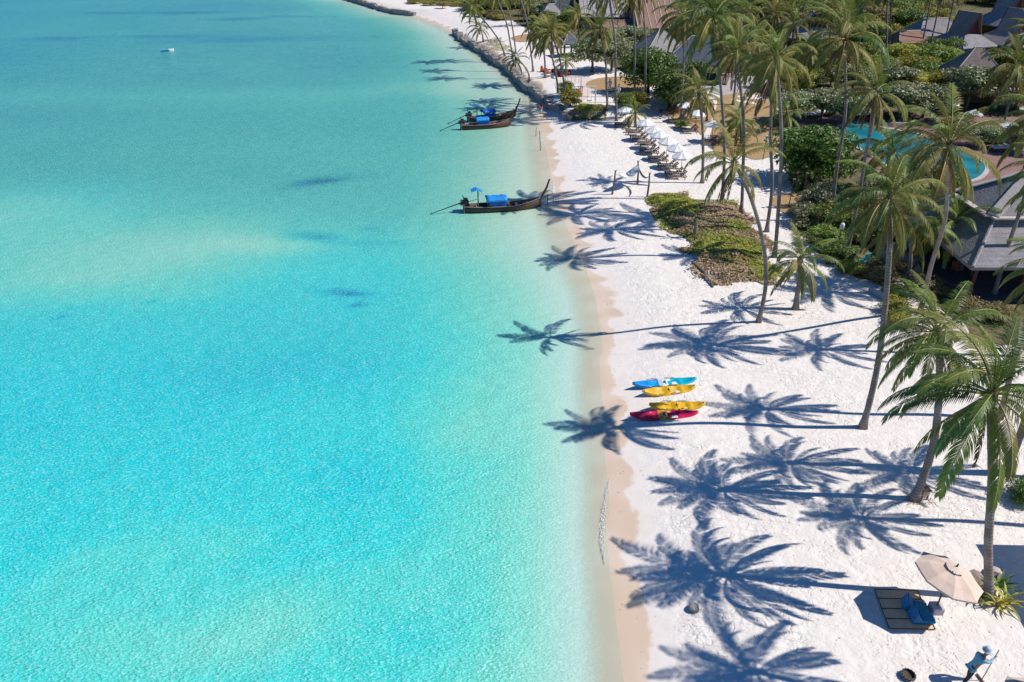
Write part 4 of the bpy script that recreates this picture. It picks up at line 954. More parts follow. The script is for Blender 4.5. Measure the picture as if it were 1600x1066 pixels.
def longtail(stern, bow, z, label, L, hullmat, post_h, awning=True, ribbon=False, tarp=None, rear_tarp=True):
    """stern, bow: waterline ends; local x runs from stern to bow"""
    v = bow-stern; rz = math.atan2(v.y, v.x); k = L/8.6
    t = empty('longtail_boat', (stern.x, stern.y, z), rz); tag(t, label, 'longtail boat', 'longtail boats moored in the shallows')
    N = 22; secs = []
    for i in range(N+1):
        s = i/N; x = s*L
        bw = 0.78*k*(math.sin(min(1, 0.34+s*0.95)*math.pi*0.62)**0.8 if s < 0.6 else max(0.02, (1-((s-0.6)/0.4)**1.7))*0.985)
        if s < 0.15: bw *= 0.72+0.28*s/0.15
        sh = 0.50+0.10*(1-s)**2+0.55*max(0, (s-0.5)/0.5)**2.1
        kl = -0.30+0.62*max(0, (s-0.72)/0.28)**2
        secs.append((x, bw, sh, kl))
    b = MB(); ring = []
    for x, bw, sh, kl in secs:
        ring.append([(x, -bw, sh), (x, -bw*0.93, sh*0.4), (x, -bw*0.6, kl*0.6), (x, 0, kl), (x, bw*0.6, kl*0.6), (x, bw*0.93, sh*0.4), (x, bw, sh),
                     (x, bw-0.05, sh), (x, bw*0.86, sh*0.4), (x, bw*0.45, kl*0.6+0.12), (x, 0, kl+0.14), (x, -bw*0.45, kl*0.6+0.12), (x, -bw*0.86, sh*0.4), (x, -bw+0.05, sh)])
    vs_ = [q for r_ in ring for q in r_]; fs = []
    for i in range(N):
        for q in range(14): fs.append((i*14+q, (i+1)*14+q, (i+1)*14+(q+1) % 14, i*14+(q+1) % 14))
    fs += [tuple(range(7)), tuple(range(7, 14))]
    b.add(vs_, fs); hull = b.build('hull', hullmat, t, True)
    tb = MB(); tb.box((0.04, 0, 0.3), (0.08, 1.0*k, 0.62)); tb.build('transom', M_GUN, hull)
    for s in (-1, 1):
        g = MB(); g.tube([(x, s*bw, sh+0.02) for x, bw, sh, kl in secs], 0.045, 5); g.build('gunwale', M_GUN, t)
    xb = L; zb = secs[-1][2]
    p = MB(); p.tube([(xb-0.25, 0, zb-0.5), (xb-0.05, 0, zb-0.05), (xb+0.28*post_h, 0, zb+0.55*post_h), (xb+0.42*post_h, 0, zb+post_h)], [0.12, 0.12, 0.10, 0.085], 7); bp = p.build('bow_post', hullmat, t)
    if ribbon:
        r_ = MB(); r_.lathe([(0.15, -0.16), (0.17, 0.0), (0.14, 0.16)], 8, (xb+0.1, 0, zb+0.25)); r_.tube([(xb+0.12, 0.1, zb+0.2), (xb+0.16, 0.16, zb-0.2), (xb+0.1, 0.14, zb-0.55)], [0.06, 0.05, 0.02], 5); r_.build('bow_ribbon', M_RED, bp)
    for i, s in enumerate((0.1, 0.2, 0.62, 0.70, 0.78, 0.86)):
        x, bw, sh, kl = secs[int(s*N)]; q = MB(); q.box((x, 0, sh-0.14), (0.24, bw*1.9, 0.05)); q.build('thwart', M_GUN if i % 2 else M_TEAK, t)
    q = MB(); q.box((L*0.40, 0, 0.1), (L*0.62, 0.85*k, 0.05)); q.build('floor_boards', M_TEAK, t)
    # awning amidships
    x0, x1 = L*0.29, L*0.55; hw = 0.74*k; zt = 1.35
    for x in (x0+0.1, (x0+x1)/2, x1-0.1):
        for s in (-1, 1):
            q = MB(); q.tube([(x, s*hw*0.9, 0.4), (x, s*hw*0.9, zt-0.08)], 0.03, 5); q.build('awning_post', M_GREYW, t)
    q = MB(); prof = [(-hw-0.12, zt-0.30), (-hw, zt-0.08), (-hw*0.5, zt+0.06), (0, zt+0.10), (hw*0.5, zt+0.06), (hw, zt-0.08), (hw+0.12, zt-0.30)]; M_ = 8
    vs_ = [(x0+(x1-x0)*i/M_, y, zz+0.04*math.sin(i*2.1+y*3)) for i in range(M_+1) for y, zz in prof]
    fs = [(i*7+j, (i+1)*7+j, (i+1)*7+j+1, i*7+j+1) for i in range(M_) for j in range(6)]
    q.add(vs_, fs); aw = q.build('awning', tarp or M_TARP, t, True); m_ = aw.modifiers.new('thick', 'SOLIDIFY'); m_.thickness = 0.03
    for s in (-1,):
        q = MB(); q.box(((x0+x1)/2+0.1, s*(hw*0.93), 0.78), ((x1-x0)*0.86, 0.04, 0.42)); q.build('side_curtain', M_TARPD, t)
    q = MB(); q.tube([(x0+(x1-x0)*0.72, -hw-0.1, zt-0.22), (x0+(x1-x0)*0.72, 0, zt+0.15), (x0+(x1-x0)*0.72, hw+0.1, zt-0.22)], 0.03, 5); q.build('awning_pole', M_GREYW, aw)
    if rear_tarp:
        for s in (-1, 1):
            q = MB(); q.tube([(L*0.19, s*0.22, 0.4), (L*0.19, s*0.22, 2.0)], 0.035, 5); q.build('stern_post', M_GREYW, t)
        q = MB(); q.add([(L*0.10, -0.45, 2.05), (L*0.10, 0.45, 2.0), (L*0.17, 0.5, 2.22), (L*0.17, -0.5, 2.24), (L*0.24, 0.45, 1.95), (L*0.24, -0.45, 1.98)], [(0, 3, 2, 1), (3, 5, 4, 2)])
        o = q.build('stern_flag_tarp', M_TARP, t); m_ = o.modifiers.new('thick', 'SOLIDIFY'); m_.thickness = 0.03
    # long tail engine
    q = MB(); q.box((0.15, 0, 0.95), (0.75, 0.42, 0.42)); q.box((0.25, 0, 1.25), (0.35, 0.3, 0.22)); q.tube([(0.1, 0.1, 1.2), (0.0, 0.15, 1.6)], 0.05, 6); en = q.build('engine', M_ENG, t, False, 0.03)
    q = MB(); q.lathe([(0.30, -0.04), (0.34, 0), (0.30, 0.04)], 12, (-0.02, 0, 0.78)); q.build('flywheel_guard', M_GREYW, en)
    q = MB(); q.tube([(0.1, 0, 0.55), (0.1, 0, 0.95)], 0.09, 6); q.build('swivel_post', M_ENG, t)
    q = MB(); q.tube([(-0.1, 0, 0.95), (-3.4*k, 0, 0.05)], [0.06, 0.03], 6); sh_ = q.build('propeller_shaft', M_ENG, t)
    q = MB()
    for j in range(3):
        a = j*2.094; q.box((-3.42*k, math.cos(a)*0.1, 0.05+math.sin(a)*0.1), (0.03, 0.12, 0.12))
    q.build('propeller', M_ENG, sh_)
    q = MB(); q.tube([(0.5, 0, 1.0), (1.3, 0.1, 1.15)], 0.025, 5); q.build('tiller', M_ENG, t)
    return t
S_ = Gz(724, 332, WL); B_ = Gz(846, 325, WL)
longtail(S_, B_, WL+0.02, 'nearest longtail boat, dark hull and tall bare bow post', (B_-S_).length, M_HULLD, 1.7)
S_ = Gz(720, 203, WL); B_ = Gz(798, 198, WL)
longtail(S_, B_, WL+0.02, 'front boat of the far moored pair, red-brown hull without ribbon', (B_-S_).length, M_HULLR, 0.8, tarp=M_TARP, rear_tarp=False)
S_ = Gz(731, 191, WL); B_ = Gz(806, 184, WL)
longtail(S_, B_, WL+0.02, 'back boat of the far moored pair, red ribbon on its bow post', (B_-S_).length, M_HULLR, 1.45, ribbon=True, tarp=M_TARPD)
# small far dinghy
S_ = Gz(252, 81, WL); B_ = Gz(272, 79.5, WL); v = B_-S_
t = empty('rowing_dinghy', (S_.x, S_.y, WL), math.atan2(v.y, v.x)); tag(t, 'small far boat with a white bow alone on open water', 'boat')
L_ = v.length; b = MB(); N = 10; ring = []
for i in range(N+1):
    s = i/N; bw = 0.5*(1-max(0, (s-0.5)/0.5)**2)+0.02; sh = 0.28+0.2*s*s
    ring += [(s*L_, -bw, sh), (s*L_, -bw*0.7, -0.1), (s*L_, bw*0.7, -0.1), (s*L_, bw, sh), (s*L_, bw*0.86, sh), (s*L_, bw*0.55, 0.08), (s*L_, -bw*0.55, 0.08), (s*L_, -bw*0.86, sh)]
M_BLU = M('blue boat paint', (0.03, 0.28, 0.45), (0.04, 0.34, 0.5), 3, 0.5)
for i in range(N):
    b.cm = 1 if i >= 7 else 0
    b.add([], [(i*8+q, (i+1)*8+q, (i+1)*8+(q+1) % 8, i*8+(q+1) % 8) for q in range(8)]) if False else None
b.v = ring
for i in range(N):
    for q in range(8): b.f.append((i*8+q, (i+1)*8+q, (i+1)*8+(q+1) % 8, i*8+(q+1) % 8)); b.m.append(1 if i >= 6 else 0)
b.f.append((0, 1, 2, 3)); b.m.append(0)
b.build('hull', [M_BLU, M_WHITE], t)
for s in (0.25, 0.5):
    q = MB(); q.box((s*L_, 0, 0.24), (0.25, 0.9, 0.04)); q.build('thwart', M_GUN, t)

# ------------------------------------------------------------------ kayaks
def glossy(name, c): return M(name, c, tuple(x*0.82 for x in c), 2.5, 0.35, 0.0, spec=0.45)
K_BLUE = glossy('blue kayak plastic', (0.005, 0.27, 0.72)); K_CYAN = glossy('cyan kayak plastic', (0.0, 0.45, 0.62)); K_WHT = glossy('pale kayak plastic', (0.70, 0.76, 0.80))
K_YEL = glossy('yellow kayak plastic', (0.78, 0.45, 0.012)); K_YEL2 = glossy('faded yellow plastic', (0.70, 0.50, 0.16)); K_RED = glossy('crimson kayak plastic', (0.52, 0.005, 0.06)); K_PINK = glossy('pink kayak plastic', (0.62, 0.01, 0.09)); K_ORG = glossy('orange kayak plastic', (0.68, 0.34, 0.07))
M_BLACK = M('black rubber', (0.015, 0.015, 0.017), (0.03, 0.03, 0.03), 6, 0.6)
def kayak(a, b_, mats, cuts, label, tilt):
    A = G(*a); B = G(*b_); v = B-A; Lk = v.length
    t = empty('sit_on_kayak', (A+B)/2+Vector((0, 0, -0.02)), math.atan2(v.y, v.x)); tag(t, label, 'kayak', 'kayaks drawn up on the sand')
    t.rotation_euler[0] = tilt
    N = 26; NR = 14; mb = MB(); hw = 0.40
    for i in range(N+1):
        s = i/N*2-1; x = s*Lk/2
        w = hw*max(0.03, (1-abs(s)**2.3))**0.75; rise_ = 0.20*abs(s)**3
        dk = 0.24+rise_; kl = 0.0+rise_*0.9+0.06*abs(s)**6
        well = 0.15 if (0.10 < abs(s) < 0.46) else (0.10 if 0.5 < s < 0.78 else 0.0)
        for k in range(NR):
            th = k*2*math.pi/NR; cy = math.cos(th); sy = math.sin(th)
            z = kl+(dk-kl)*(0.5+0.5*math.copysign(abs(sy)**0.6, sy))
            if sy > 0.5: z = dk-well*min(1, (1-abs(cy))*1.4)
            mb.v.append((x, w*math.copysign(abs(cy)**0.7, cy), z))
    for i in range(N):
        s = (i+0.5)/N; mi = sum(1 for c in cuts if s > c)
        for k in range(NR):
            mb.f.append((i*NR+k, (i+1)*NR+k, (i+1)*NR+(k+1) % NR, i*NR+(k+1) % NR)); mb.m.append(mi)
    mb.f += [tuple(range(NR)), tuple(N*NR+k for k in reversed(range(NR)))]; mb.m += [0, len(mats)-1]
    hull = mb.build('hull', mats, t, True)
    for s in (-0.42, 0.14):
        q = MB(); q.box((s*Lk/2*1.0, 0, 0.155), (0.36, 0.36, 0.04)); q.box((s*Lk/2-0.2, 0, 0.21), (0.05, 0.36, 0.13)); q.build('seat', mats[-1], t, False, 0.015)
    q = MB(); q.lathe([(0.001, 0.03), (0.075, 0.02), (0.08, -0.01)], 10, (0.0, 0, 0.245)); q.build('hatch_cover', M_BLACK, t)
    for sd in (-1, 1):
        for s in (-0.35, 0.2):
            q = MB(); q.tube([(s*Lk/2-0.3, sd*0.33, 0.25), (s*Lk/2, sd*0.36, 0.27), (s*Lk/2+0.3, sd*0.33, 0.25)], 0.018, 4); q.build('deck_cord', M_BLACK, t)
    for s in (-1, 1):
        q = MB(); q.tube([(s*(Lk/2-0.12), -0.05, 0.40), (s*(Lk/2-0.12), 0.05, 0.40)], 0.025, 5); q.build('grab_handle', M_BLACK, t)
kayak((987, 608), (1087, 595), [K_BLUE, K_WHT, K_CYAN], (0.42, 0.60), 'blue and cyan kayak with a white middle, farthest of the four', R(9))
kayak((1002, 619), (1086, 607), [K_YEL2, K_YEL, K_YEL2], (0.06, 0.93), 'yellow kayak with a pale worn rim, right in front of the blue one', R(12))
kayak((1013, 640), (1101, 635), [K_YEL, K_YEL, K_YEL], (0.3, 0.7), 'all-yellow kayak lying right behind the crimson one', R(8))
kayak((983, 656), (1090, 647), [K_RED, K_ORG, K_PINK], (0.43, 0.61), 'crimson kayak with an orange middle, nearest of the four', R(10))

# ------------------------------------------------------------------ sunshades and loungers of the beach rows
def make_shade(name, r, h, mat, n=8, rise=0.5, pole=M_GREYW):
    t = empty(name, (0, 0, 0))
    q = MB(); q.tube([(0, 0, -0.2), (0, 0, h+rise-0.05)], 0.03, 6); q.build('pole', pole, t)
    for k in range(n):
        a = k*2*math.pi/n; b2 = (k+1)*2*math.pi/n; m = (a+b2)/2
        A = Vector((math.cos(a)*r, math.sin(a)*r, h)); B = Vector((math.cos(b2)*r, math.sin(b2)*r, h)); C_ = Vector((0, 0, h+rise))
        Mi = (A+B)/2*0.5+C_*0.5+Vector((0, 0, -0.04)); E = (A+B)/2; E = Vector((E.x*0.97, E.y*0.97, h-0.02))
        A2 = A.lerp(C_, 0.5)+Vector((0, 0, 0.02)); B2 = B.lerp(C_, 0.5)+Vector((0, 0, 0.02))
        q = MB(); dn = Vector((0, 0, -0.16))
        q.add([A, E, B, A2, Mi, B2, C_, A+dn, E+dn, B+dn], [(0, 1, 4, 3), (1, 2, 5, 4), (3, 4, 6), (4, 5, 6), (7, 8, 1, 0), (8, 9, 2, 1)])
        o = q.build('canopy_panel', mat, t, False)
    for k in range(n):
        a = k*2*math.pi/n; q = MB(); q.tube([(0, 0, h+rise-0.06), (math.cos(a)*r*0.98, math.sin(a)*r*0.98, h-0.03)], 0.012, 4); q.build('rib', pole, t)
    q = MB(); q.lathe([(0.05, -0.03), (0.04, 0.04), (0.001, 0.10)], 6, (0, 0, h+rise)); q.build('finial', pole, t)
    return t
shade0 = make_shade('white_sunshade', 1.1, 2.05, M_CLOTHW, 8, 0.55)
SHADES = [(1007,220,'white sunshade, farthest of the beach row beside the loungers'),(1020,232,'white sunshade, second in the beach row from its far end'),(1029,240,'white sunshade, third in the beach row from its far end'),
          (1040,250,'white sunshade, fourth in the beach row from its far end'),(1055,263,'white sunshade, fifth in the beach row from its far end'),(1064,275,'white sunshade, nearest of the beach row by the hammock'),
          (1068,190,'white sunshade in the shade of the round dark tree'),(1085,204,'white sunshade beside the yellowing palm'),(1112,222,'lilac-shaded white sunshade at the lawn edge'),(977,198,'white sunshade at the foot of the tall terrace palm'),
          (1515,204,'round white sunshade on the pool deck, left of two'),(1568,224,'larger round white sunshade on the pool deck, right of two'),(1478,188,'pale sunshade among the frangipani behind the pool'),(1318,190,'pale sunshade on the far pool deck'),(1600,196,'pale sunshade at the right edge of the deck')]
for i, (a, b, lb) in enumerate(SHADES):
    o = shade0 if i == 0 else copy_tree(shade0)
    o.location = G(a, b); o.rotation_euler = (rnd.uniform(-.05, .05), rnd.uniform(-.05, .05), rnd.random()); tag(o, lb, 'sunshade', 'white sunshades')
def make_lounger():
    t = empty('sun_lounger', (0, 0, 0))
    for s in (-1, 1):
        q = MB(); q.box((0, s*0.32, 0.30), (1.95, 0.06, 0.08)); q.build('side_rail', M_TEAK2, t)
    for k in range(7):
        q = MB(); q.box((-0.88+0.19*k, 0, 0.35), (0.13, 0.60, 0.03)); q.build('slat', M_TEAK2, t)
    bq = MB(); bq.beam((0.36, -0.29, 0.34), (0.92, -0.29, 0.88), 0.06, 0.06); bq.beam((0.36, 0.29, 0.34), (0.92, 0.29, 0.88), 0.06, 0.06); bk = bq.build('backrest', M_TEAK2, t)
    for k in range(4):
        f = 0.12+k*0.24; q = MB(); q.box((0.36+0.56*f, 0, 0.36+0.54*f), (0.13, 0.56, 0.03), M=Matrix.Rotation(-R(44), 3, 'Y')); q.build('back_slat', M_TEAK2, bk)
    for x in (-0.85, 0.75):
        for s in (-1, 1):
            q = MB(); q.box((x, s*0.31, 0.13), (0.07, 0.06, 0.34)); q.build('leg', M_TEAK2, t)
    q = MB(); q.lathe([(0.11, -0.03), (0.11, 0.03)], 8); q.v = [(0.93+v[0], v[2]+0.36, 0.1+v[1]) for v in q.v]; q.build('wheel', M_TEAK2, t)
    return t
M_TEAK2 = M('greyed teak', (0.17, 0.125, 0.105), (0.12, 0.09, 0.075), 5, 0.8)
l0 = make_lounger(); first = True
LG = [(990,209,'farthest'),(997,219,'second'),(1009,228,'third'),(1013,240,'fourth'),(1027,252,'fifth'),(1042,264,'sixth'),(1054,277,'nearest')]
def put_lounger(p, rz, lb):
    global first
    o = l0 if first else copy_tree(l0); first = False
    o.location = p; o.rotation_euler[2] = rz; tag(o, lb, 'sun lounger', 'wooden sun loungers')
for a, b, w in LG:
    p = G(a, b)
    for k, (dy, ww) in enumerate(((0.55, 'far'), (-0.55, 'near'))):
        q = p+Vector((0.15*k, dy, 0)); put_lounger(q, rnd.uniform(-.06, .06), 'teak lounger, %s one of the %s pair in the beach row' % (ww, w))
for a, b, w in [(1077,207,'beside the low shrub at the tall palm foot'),(1056,192,'behind the beach row near the round tree'),(1110,225,'alone near the lawn edge sunshade'),(972,198,'below the tall terrace palm'),(1042,178,'in the shade under the round dark tree')]:
    p = G(a, b)
    put_lounger(p+Vector((0, 0.5, 0)), 0.03, 'teak lounger, far one of two %s' % w); put_lounger(p-Vector((0, 0.5, 0)), -0.03, 'teak lounger, near one of two %s' % w)
# white deck daybeds by the pool
def daybed(px, py, lb):
    t = empty('daybed', G(px, py)+Vector((0, 0, 0.06)), 0.1); tag(t, lb, 'daybed', 'daybeds on the pool deck')
    q = MB(); q.box((0, 0, 0.2), (2.1, 1.3, 0.3)); q.build('base', M_TEAK, t, False, 0.03)
    q = MB(); q.box((0, 0, 0.44), (2.0, 1.2, 0.18)); q.build('mattress', M_CLOTHW, t, False, 0.05)
    q = MB(); q.box((0.75, 0, 0.62), (0.4, 1.0, 0.16)); q.build('pillow', M_CLOTHW, t, False, 0.05)
daybed(1268, 184, 'white daybed on the far left of the pool deck'); daybed(1290, 180, 'white daybed right of the leftmost one'); daybed(1345, 183, 'white daybed beside the upper pool basin'); daybed(1560, 236, 'white daybed under the larger round sunshade')

# ------------------------------------------------------------------ hammock, swings, tables
t = empty('hammock_frame', G(980, 298)); tag(t, 'white hammock strung between rough leaning posts near the scrub patch', 'hammock'); o0 = t.location
P1, P2, P3 = [G(a, b)-o0 for a, b in ((956, 304), (996, 287), (1011, 308))]
tops = []
for p, ln in ((P1, (0.2, 0, 2.3)), (P2, (-0.1, 0.1, 2.2)), (P3, (0.05, 0, 2.3))):
    q = MB(); tp = p+Vector(ln); q.tube([p-Vector((0, 0, .2)), p.lerp(tp, 0.5)+Vector((0.05, 0, 0)), tp], [0.11, 0.09, 0.07], 7); q.tube([tp, tp+Vector((0.14, 0, 0.16))], [0.06, 0.03], 5); q.tube([tp, tp+Vector((-0.1, 0.05, 0.13))], [0.05, 0.03], 5); q.build('post', M_GREYW, t); tops.append(tp)
def hammock_cloth(a, b, sag, w, nm, mat):
    q = MB(); N = 14
    for i in range(N+1):
        s = i/N; c = a.lerp(b, s)+Vector((0, 0, -sag*4*s*(1-s))); ww = w*math.sin(math.pi*s)**0.6+0.02
        sd = (b-a).cross(Vector((0, 0, 1))).normalized()
        for j in range(5):
            u = j/2-1; q.v.append(tuple(c+sd*u*ww+Vector((0, 0, 0.16*u*u*math.sin(math.pi*s)))))
    for i in range(N):
        for j in range(4): q.f.append((i*5+j, (i+1)*5+j, (i+1)*5+j+1, i*5+j+1)); q.m.append(0)
    return q.build(nm, mat, t, True)
hammock_cloth(tops[0].lerp(tops[1], 0.18)+Vector((0, 0, -0.5)), tops[1]+Vector((0, 0, -0.3)), 0.75, 0.55, 'hammock_cloth', M_CLOTHW)
hammock_cloth(tops[1]+Vector((0, 0, -0.35)), tops[2]+Vector((0, 0, -0.2)), 0.7, 0.10, 'hammock_net', M_ROPE)
q = MB(); q.tube([tops[0]+Vector((0, 0, -0.25)), tops[0].lerp(tops[1], 0.18)+Vector((0, 0, -0.5))], 0.02, 4); q.build('rope', M_ROPE, t)
def swing(px, py, w, lb):
    t = empty('beach_swing', G(px, py), 0.05); tag(t, lb, 'swing', 'white swing frames on the terrace')
    for s in (-1, 1):
        for d in (-0.6, 0.6):
            q = MB(); q.tube([(s*w/2, d, -0.1), (s*(w/2-0.1), d*0.1, 2.4)], 0.05, 6); q.build('frame_leg', M_WHITE, t)
    q = MB(); q.tube([(-w/2, 0, 2.4), (w/2, 0, 2.4)], 0.06, 6); q.build('top_bar', M_WHITE, t)
    for x in (-w*0.22, w*0.22):
        q = MB(); q.box((x, 0, 0.55), (0.6, 0.3, 0.05)); st = q.build('swing_seat', M_TEAK, t)
        for dx in (-0.27, 0.27):
            q = MB(); q.tube([(x+dx, 0, 0.56), (x+dx, 0, 2.38)], 0.018, 4); q.build('rope', M_ROPE, st)
swing(895, 147, 2.4, 'white swing frame behind, beside the orange seats'); swing(913, 164, 3.0, 'white swing frame in front, by the green terrace hedge')
M_ORANGE = M('orange cushion', (0.52, 0.14, 0.05), (0.42, 0.10, 0.045), 3, 0.85)
M_BURG = M('dark red cushion', (0.30, 0.04, 0.035), (0.24, 0.035, 0.03), 3, 0.85)
def seatset(px, py, mat, lb, n=3):
    t = empty('cushion_seats', G(px, py), 0.3); tag(t, lb, 'seating')
    q = MB(); q.lathe([(0.5, 0.36), (0.5, 0.42), (0.001, 0.425)], 10); q.lathe([(0.06, 0), (0.06, 0.36)], 6); q.build('low_table', M_TEAK, t)
    for k in range(n):
        a = k*6.283/n; q = MB(); q.lathe([(0.001, 0.0), (0.42, 0.04), (0.5, 0.22), (0.40, 0.42), (0.2, 0.5), (0.001, 0.5)], 10, (math.cos(a)*1.05, math.sin(a)*1.05, 0)); q.lathe([(0.2, 0.35), (0.26, 0.62), (0.12, 0.85), (0.001, 0.87)], 8, (math.cos(a)*1.3, math.sin(a)*1.3, 0)); q.build('bean_bag', mat, t, True)
seatset(895, 145, M_ORANGE, 'orange bean bags round a low table under the back swing', 4); seatset(878, 118, M_BURG, 'dark red seats beside the small terrace palm', 3); seatset(856, 113, M_ORANGE, 'reddish seats at the far end of the white terrace', 3)
seatset(1058, 172, M_ORANGE, 'reddish low seats under the right side of the round tree', 3)

# ------------------------------------------------------------------ people
M_SKIN = M('skin', (0.36, 0.20, 0.13), (0.32, 0.175, 0.115), 6, 0.55)
M_HAIR = M('dark hair', (0.012, 0.010, 0.009), (0.02, 0.016, 0.014), 12, 0.6)
def skinmesh(name, verts, edges, mat, sub=1):
    me = bpy.data.meshes.new(name); bm = bmesh.new(); ly = bm.verts.layers.skin.verify(); vv = []
    for co, r_ in verts:
        v = bm.verts.new(co); v[ly].radius = (r_, r_) if not hasattr(r_, '__len__') else r_; vv.append(v)
    for a, b in edges: bm.edges.new((vv[a], vv[b]))
    vv[0][ly].use_root = True
    bm.to_mesh(me); bm.free(); o = bpy.data.objects.new(name, me); COL.objects.link(o)
    o.modifiers.new('skin', 'SKIN').use_smooth_shade = True; m_ = o.modifiers.new('sub', 'SUBSURF'); m_.levels = sub; m_.render_levels = sub
    dg = bpy.context.evaluated_depsgraph_get(); me2 = bpy.data.meshes.new_from_object(o.evaluated_get(dg))
    bpy.data.objects.remove(o); me2.materials.clear(); me2.materials.append(mat); me2.name = name
    return me2
def person(P, rz, label, shirt, trousers, hat, lean=0.0, hands=((0.30, 0.28, 0.85), (0.25, -0.28, 0.85)), stride=0.12, group=None, detail=True, head_hair=True):
    t = empty('person', P, rz); tag(t, label, 'person', group)
    pv = Vector((0, 0, 0.92)); ch = pv+Vector((0.42*math.sin(lean), 0, 0.42*math.cos(lean))); nk = ch+Vector((0.16*math.sin(lean*1.1), 0, 0.16*math.cos(lean*1.1))); hd = nk+Vector((0.13*math.sin(lean*0.8)+0.02, 0, 0.15))
    V = [(pv, (0.15, 0.11)), (pv.lerp(ch, 0.5), (0.135, 0.10)), (ch, (0.16, 0.11)), (nk, 0.055), (hd, 0.085), (hd+Vector((0.005, 0, 0.10)), 0.075)]
    E = [(0, 1), (1, 2), (2, 3), (3, 4), (4, 5)]
    sk = [('arm', []), ('arm', [])]
    for i, s in enumerate((1, -1)):
        h_ = Vector(hands[i]); shd = ch+Vector((0.01, s*0.185, 0.05)); el = shd.lerp(h_, 0.5)+Vector((-0.05, s*0.06, -0.08))
        b = len(V); V += [(shd, 0.062), (el, 0.045), (h_, 0.032)]; E += [(2, b), (b, b+1), (b+1, b+2)]
        if detail:
            f = (h_-el).normalized(); sd = f.cross(Vector((0, 0, 1))).normalized()
            pm = h_+f*0.07; V.append((pm, (0.038, 0.02))); E.append((b+2, b+3)); pb = b+3
            for j, (o_, l_) in enumerate(((-0.03, 0.06), (-0.01, 0.075), (0.01, 0.07), (0.03, 0.055))):
                V.append((pm+sd*o_+f*l_*0.55+Vector((0, 0, -0.02)), 0.010)); E.append((pb, len(V)-1)); V.append((pm+sd*o_+f*l_*0.8+Vector((0, 0, -0.05)), 0.008)); E.append((len(V)-2, len(V)-1))
            V.append((h_+sd*0.045*s+f*0.03+Vector((0, 0, -0.02)), 0.011)); E.append((b+2, len(V)-1))
    for s in (1, -1):
        hp = pv+Vector((0, s*0.095, -0.06)); kn = Vector((0.03+stride*s*0.6, s*0.11, 0.49)); an = Vector((stride*s*1.2-0.03, s*0.12, 0.08)); toe = an+Vector((0.17, 0, -0.045))
        b = len(V); V += [(hp, 0.095), (kn, 0.062), (an, 0.042), (toe, 0.035)]; E += [(0, b), (b, b+1), (b+1, b+2), (b+2, b+3)]
    body = link('body', skinmesh('body', V, E, M_SKIN, 1), t)
    ix = lambda *a: [V[k] for k in a]
    na = 3+(1+8+1 if detail else 0)
    sh1 = 6; sh2 = 6+na; lg = 6+2*na
    g = lambda k, m=1.14: (V[k][0], tuple(x*m for x in V[k][1]) if hasattr(V[k][1], '__len__') else V[k][1]*m)
    SV = [g(0, 1.16), g(1, 1.2), g(2, 1.14), (V[3][0].lerp(V[2][0], 0.4), 0.075), (V[0][0]+Vector((-0.02, 0, -0.10)), (0.17, 0.135))]; SE = [(0, 1), (1, 2), (2, 3), (4, 0)]
    for k in (sh1, sh2):
        b = len(SV); SV += [g(k, 1.2), g(k+1, 1.3), (V[k+1][0].lerp(V[k+2][0], 0.85), 0.045)]; SE += [(2, b), (b, b+1), (b+1, b+2)]
    link('shirt', skinmesh('shirt', SV, SE, shirt, 1), t)
    TV = [g(0, 1.12), (V[0][0].lerp(V[1][0], 0.35), (0.14, 0.105))]; TE = [(0, 1)]
    for k in (lg, lg+4):
        b = len(TV); TV += [g(k, 1.12), g(k+1, 1.25), (V[k+1][0].lerp(V[k+2][0], 0.85), 0.065)]; TE += [(0, b), (b, b+1), (b+1, b+2)]
    link('trousers', skinmesh('trousers', TV, TE, trousers, 1), t)
    hc = hd+Vector((0.0, 0, 0.06))
    q = MB(); q.lathe([(0.10, -0.06), (0.112, 0.02), (0.09, 0.09), (0.05, 0.12), (0.001, 0.13)], 10, tuple(hc+Vector((-0.015, 0, 0)))); q.build('hair', M_HAIR, t, True)
    q = MB(); fx = hc.x+0.085; q.lathe([(0.001, -0.03), (0.016, -0.022), (0.012, 0.012), (0.001, 0.035)], 6, (fx, 0, hc.z-0.03)); q.build('nose', M_SKIN, body)
    for s in (-1, 1):
        q = MB(); q.lathe([(0.001, -0.013), (0.013, 0), (0.001, 0.013)], 6, (fx-0.012, s*0.033, hc.z-0.005)); q.build('eye', M_BLACK, body)
        q = MB(); q.lathe([(0.001, -0.03), (0.018, 0), (0.001, 0.03)], 6, (hc.x-0.01, s*0.095, hc.z-0.02)); q.build('ear', M_SKIN, body)
    q = MB(); q.box((fx-0.01, 0, hc.z-0.075), (0.012, 0.045, 0.012)); q.build('mouth', M_BURG, body)
    if hat is not None:
        q = MB(); q.lathe([(0.21, -0.02), (0.20, 0.0), (0.125, 0.02), (0.12, 0.09), (0.08, 0.13), (0.001, 0.135)], 14, tuple(hc+Vector((0, 0, 0.06)))); q.build('hat', hat, t, True)
    return t
M_SHIRTB = M('pale blue work shirt', (0.25, 0.50, 0.58), (0.18, 0.40, 0.48), 4, 0.9); M_TROUD = M('dark trousers', (0.03, 0.05, 0.055), (0.045, 0.06, 0.065), 4, 0.9)
M_HATW = M('white hat cloth', (0.62, 0.66, 0.70), (0.5, 0.55, 0.6), 5, 0.9)
PP = G(1508, 1066)
person(PP, R(8), 'person in pale blue shirt and white hat bending over a rake', M_SHIRTB, M_TROUD, M_HATW, 0.55, ((0.60, 0.10, 1.02), (0.66, -0.10, 1.36)), 0.16)
t = empty('sand_rake', PP+Vector((0.62, 0.05, 0)), R(8)); tag(t, 'long wooden rake held upright by the person in pale blue', 'rake')
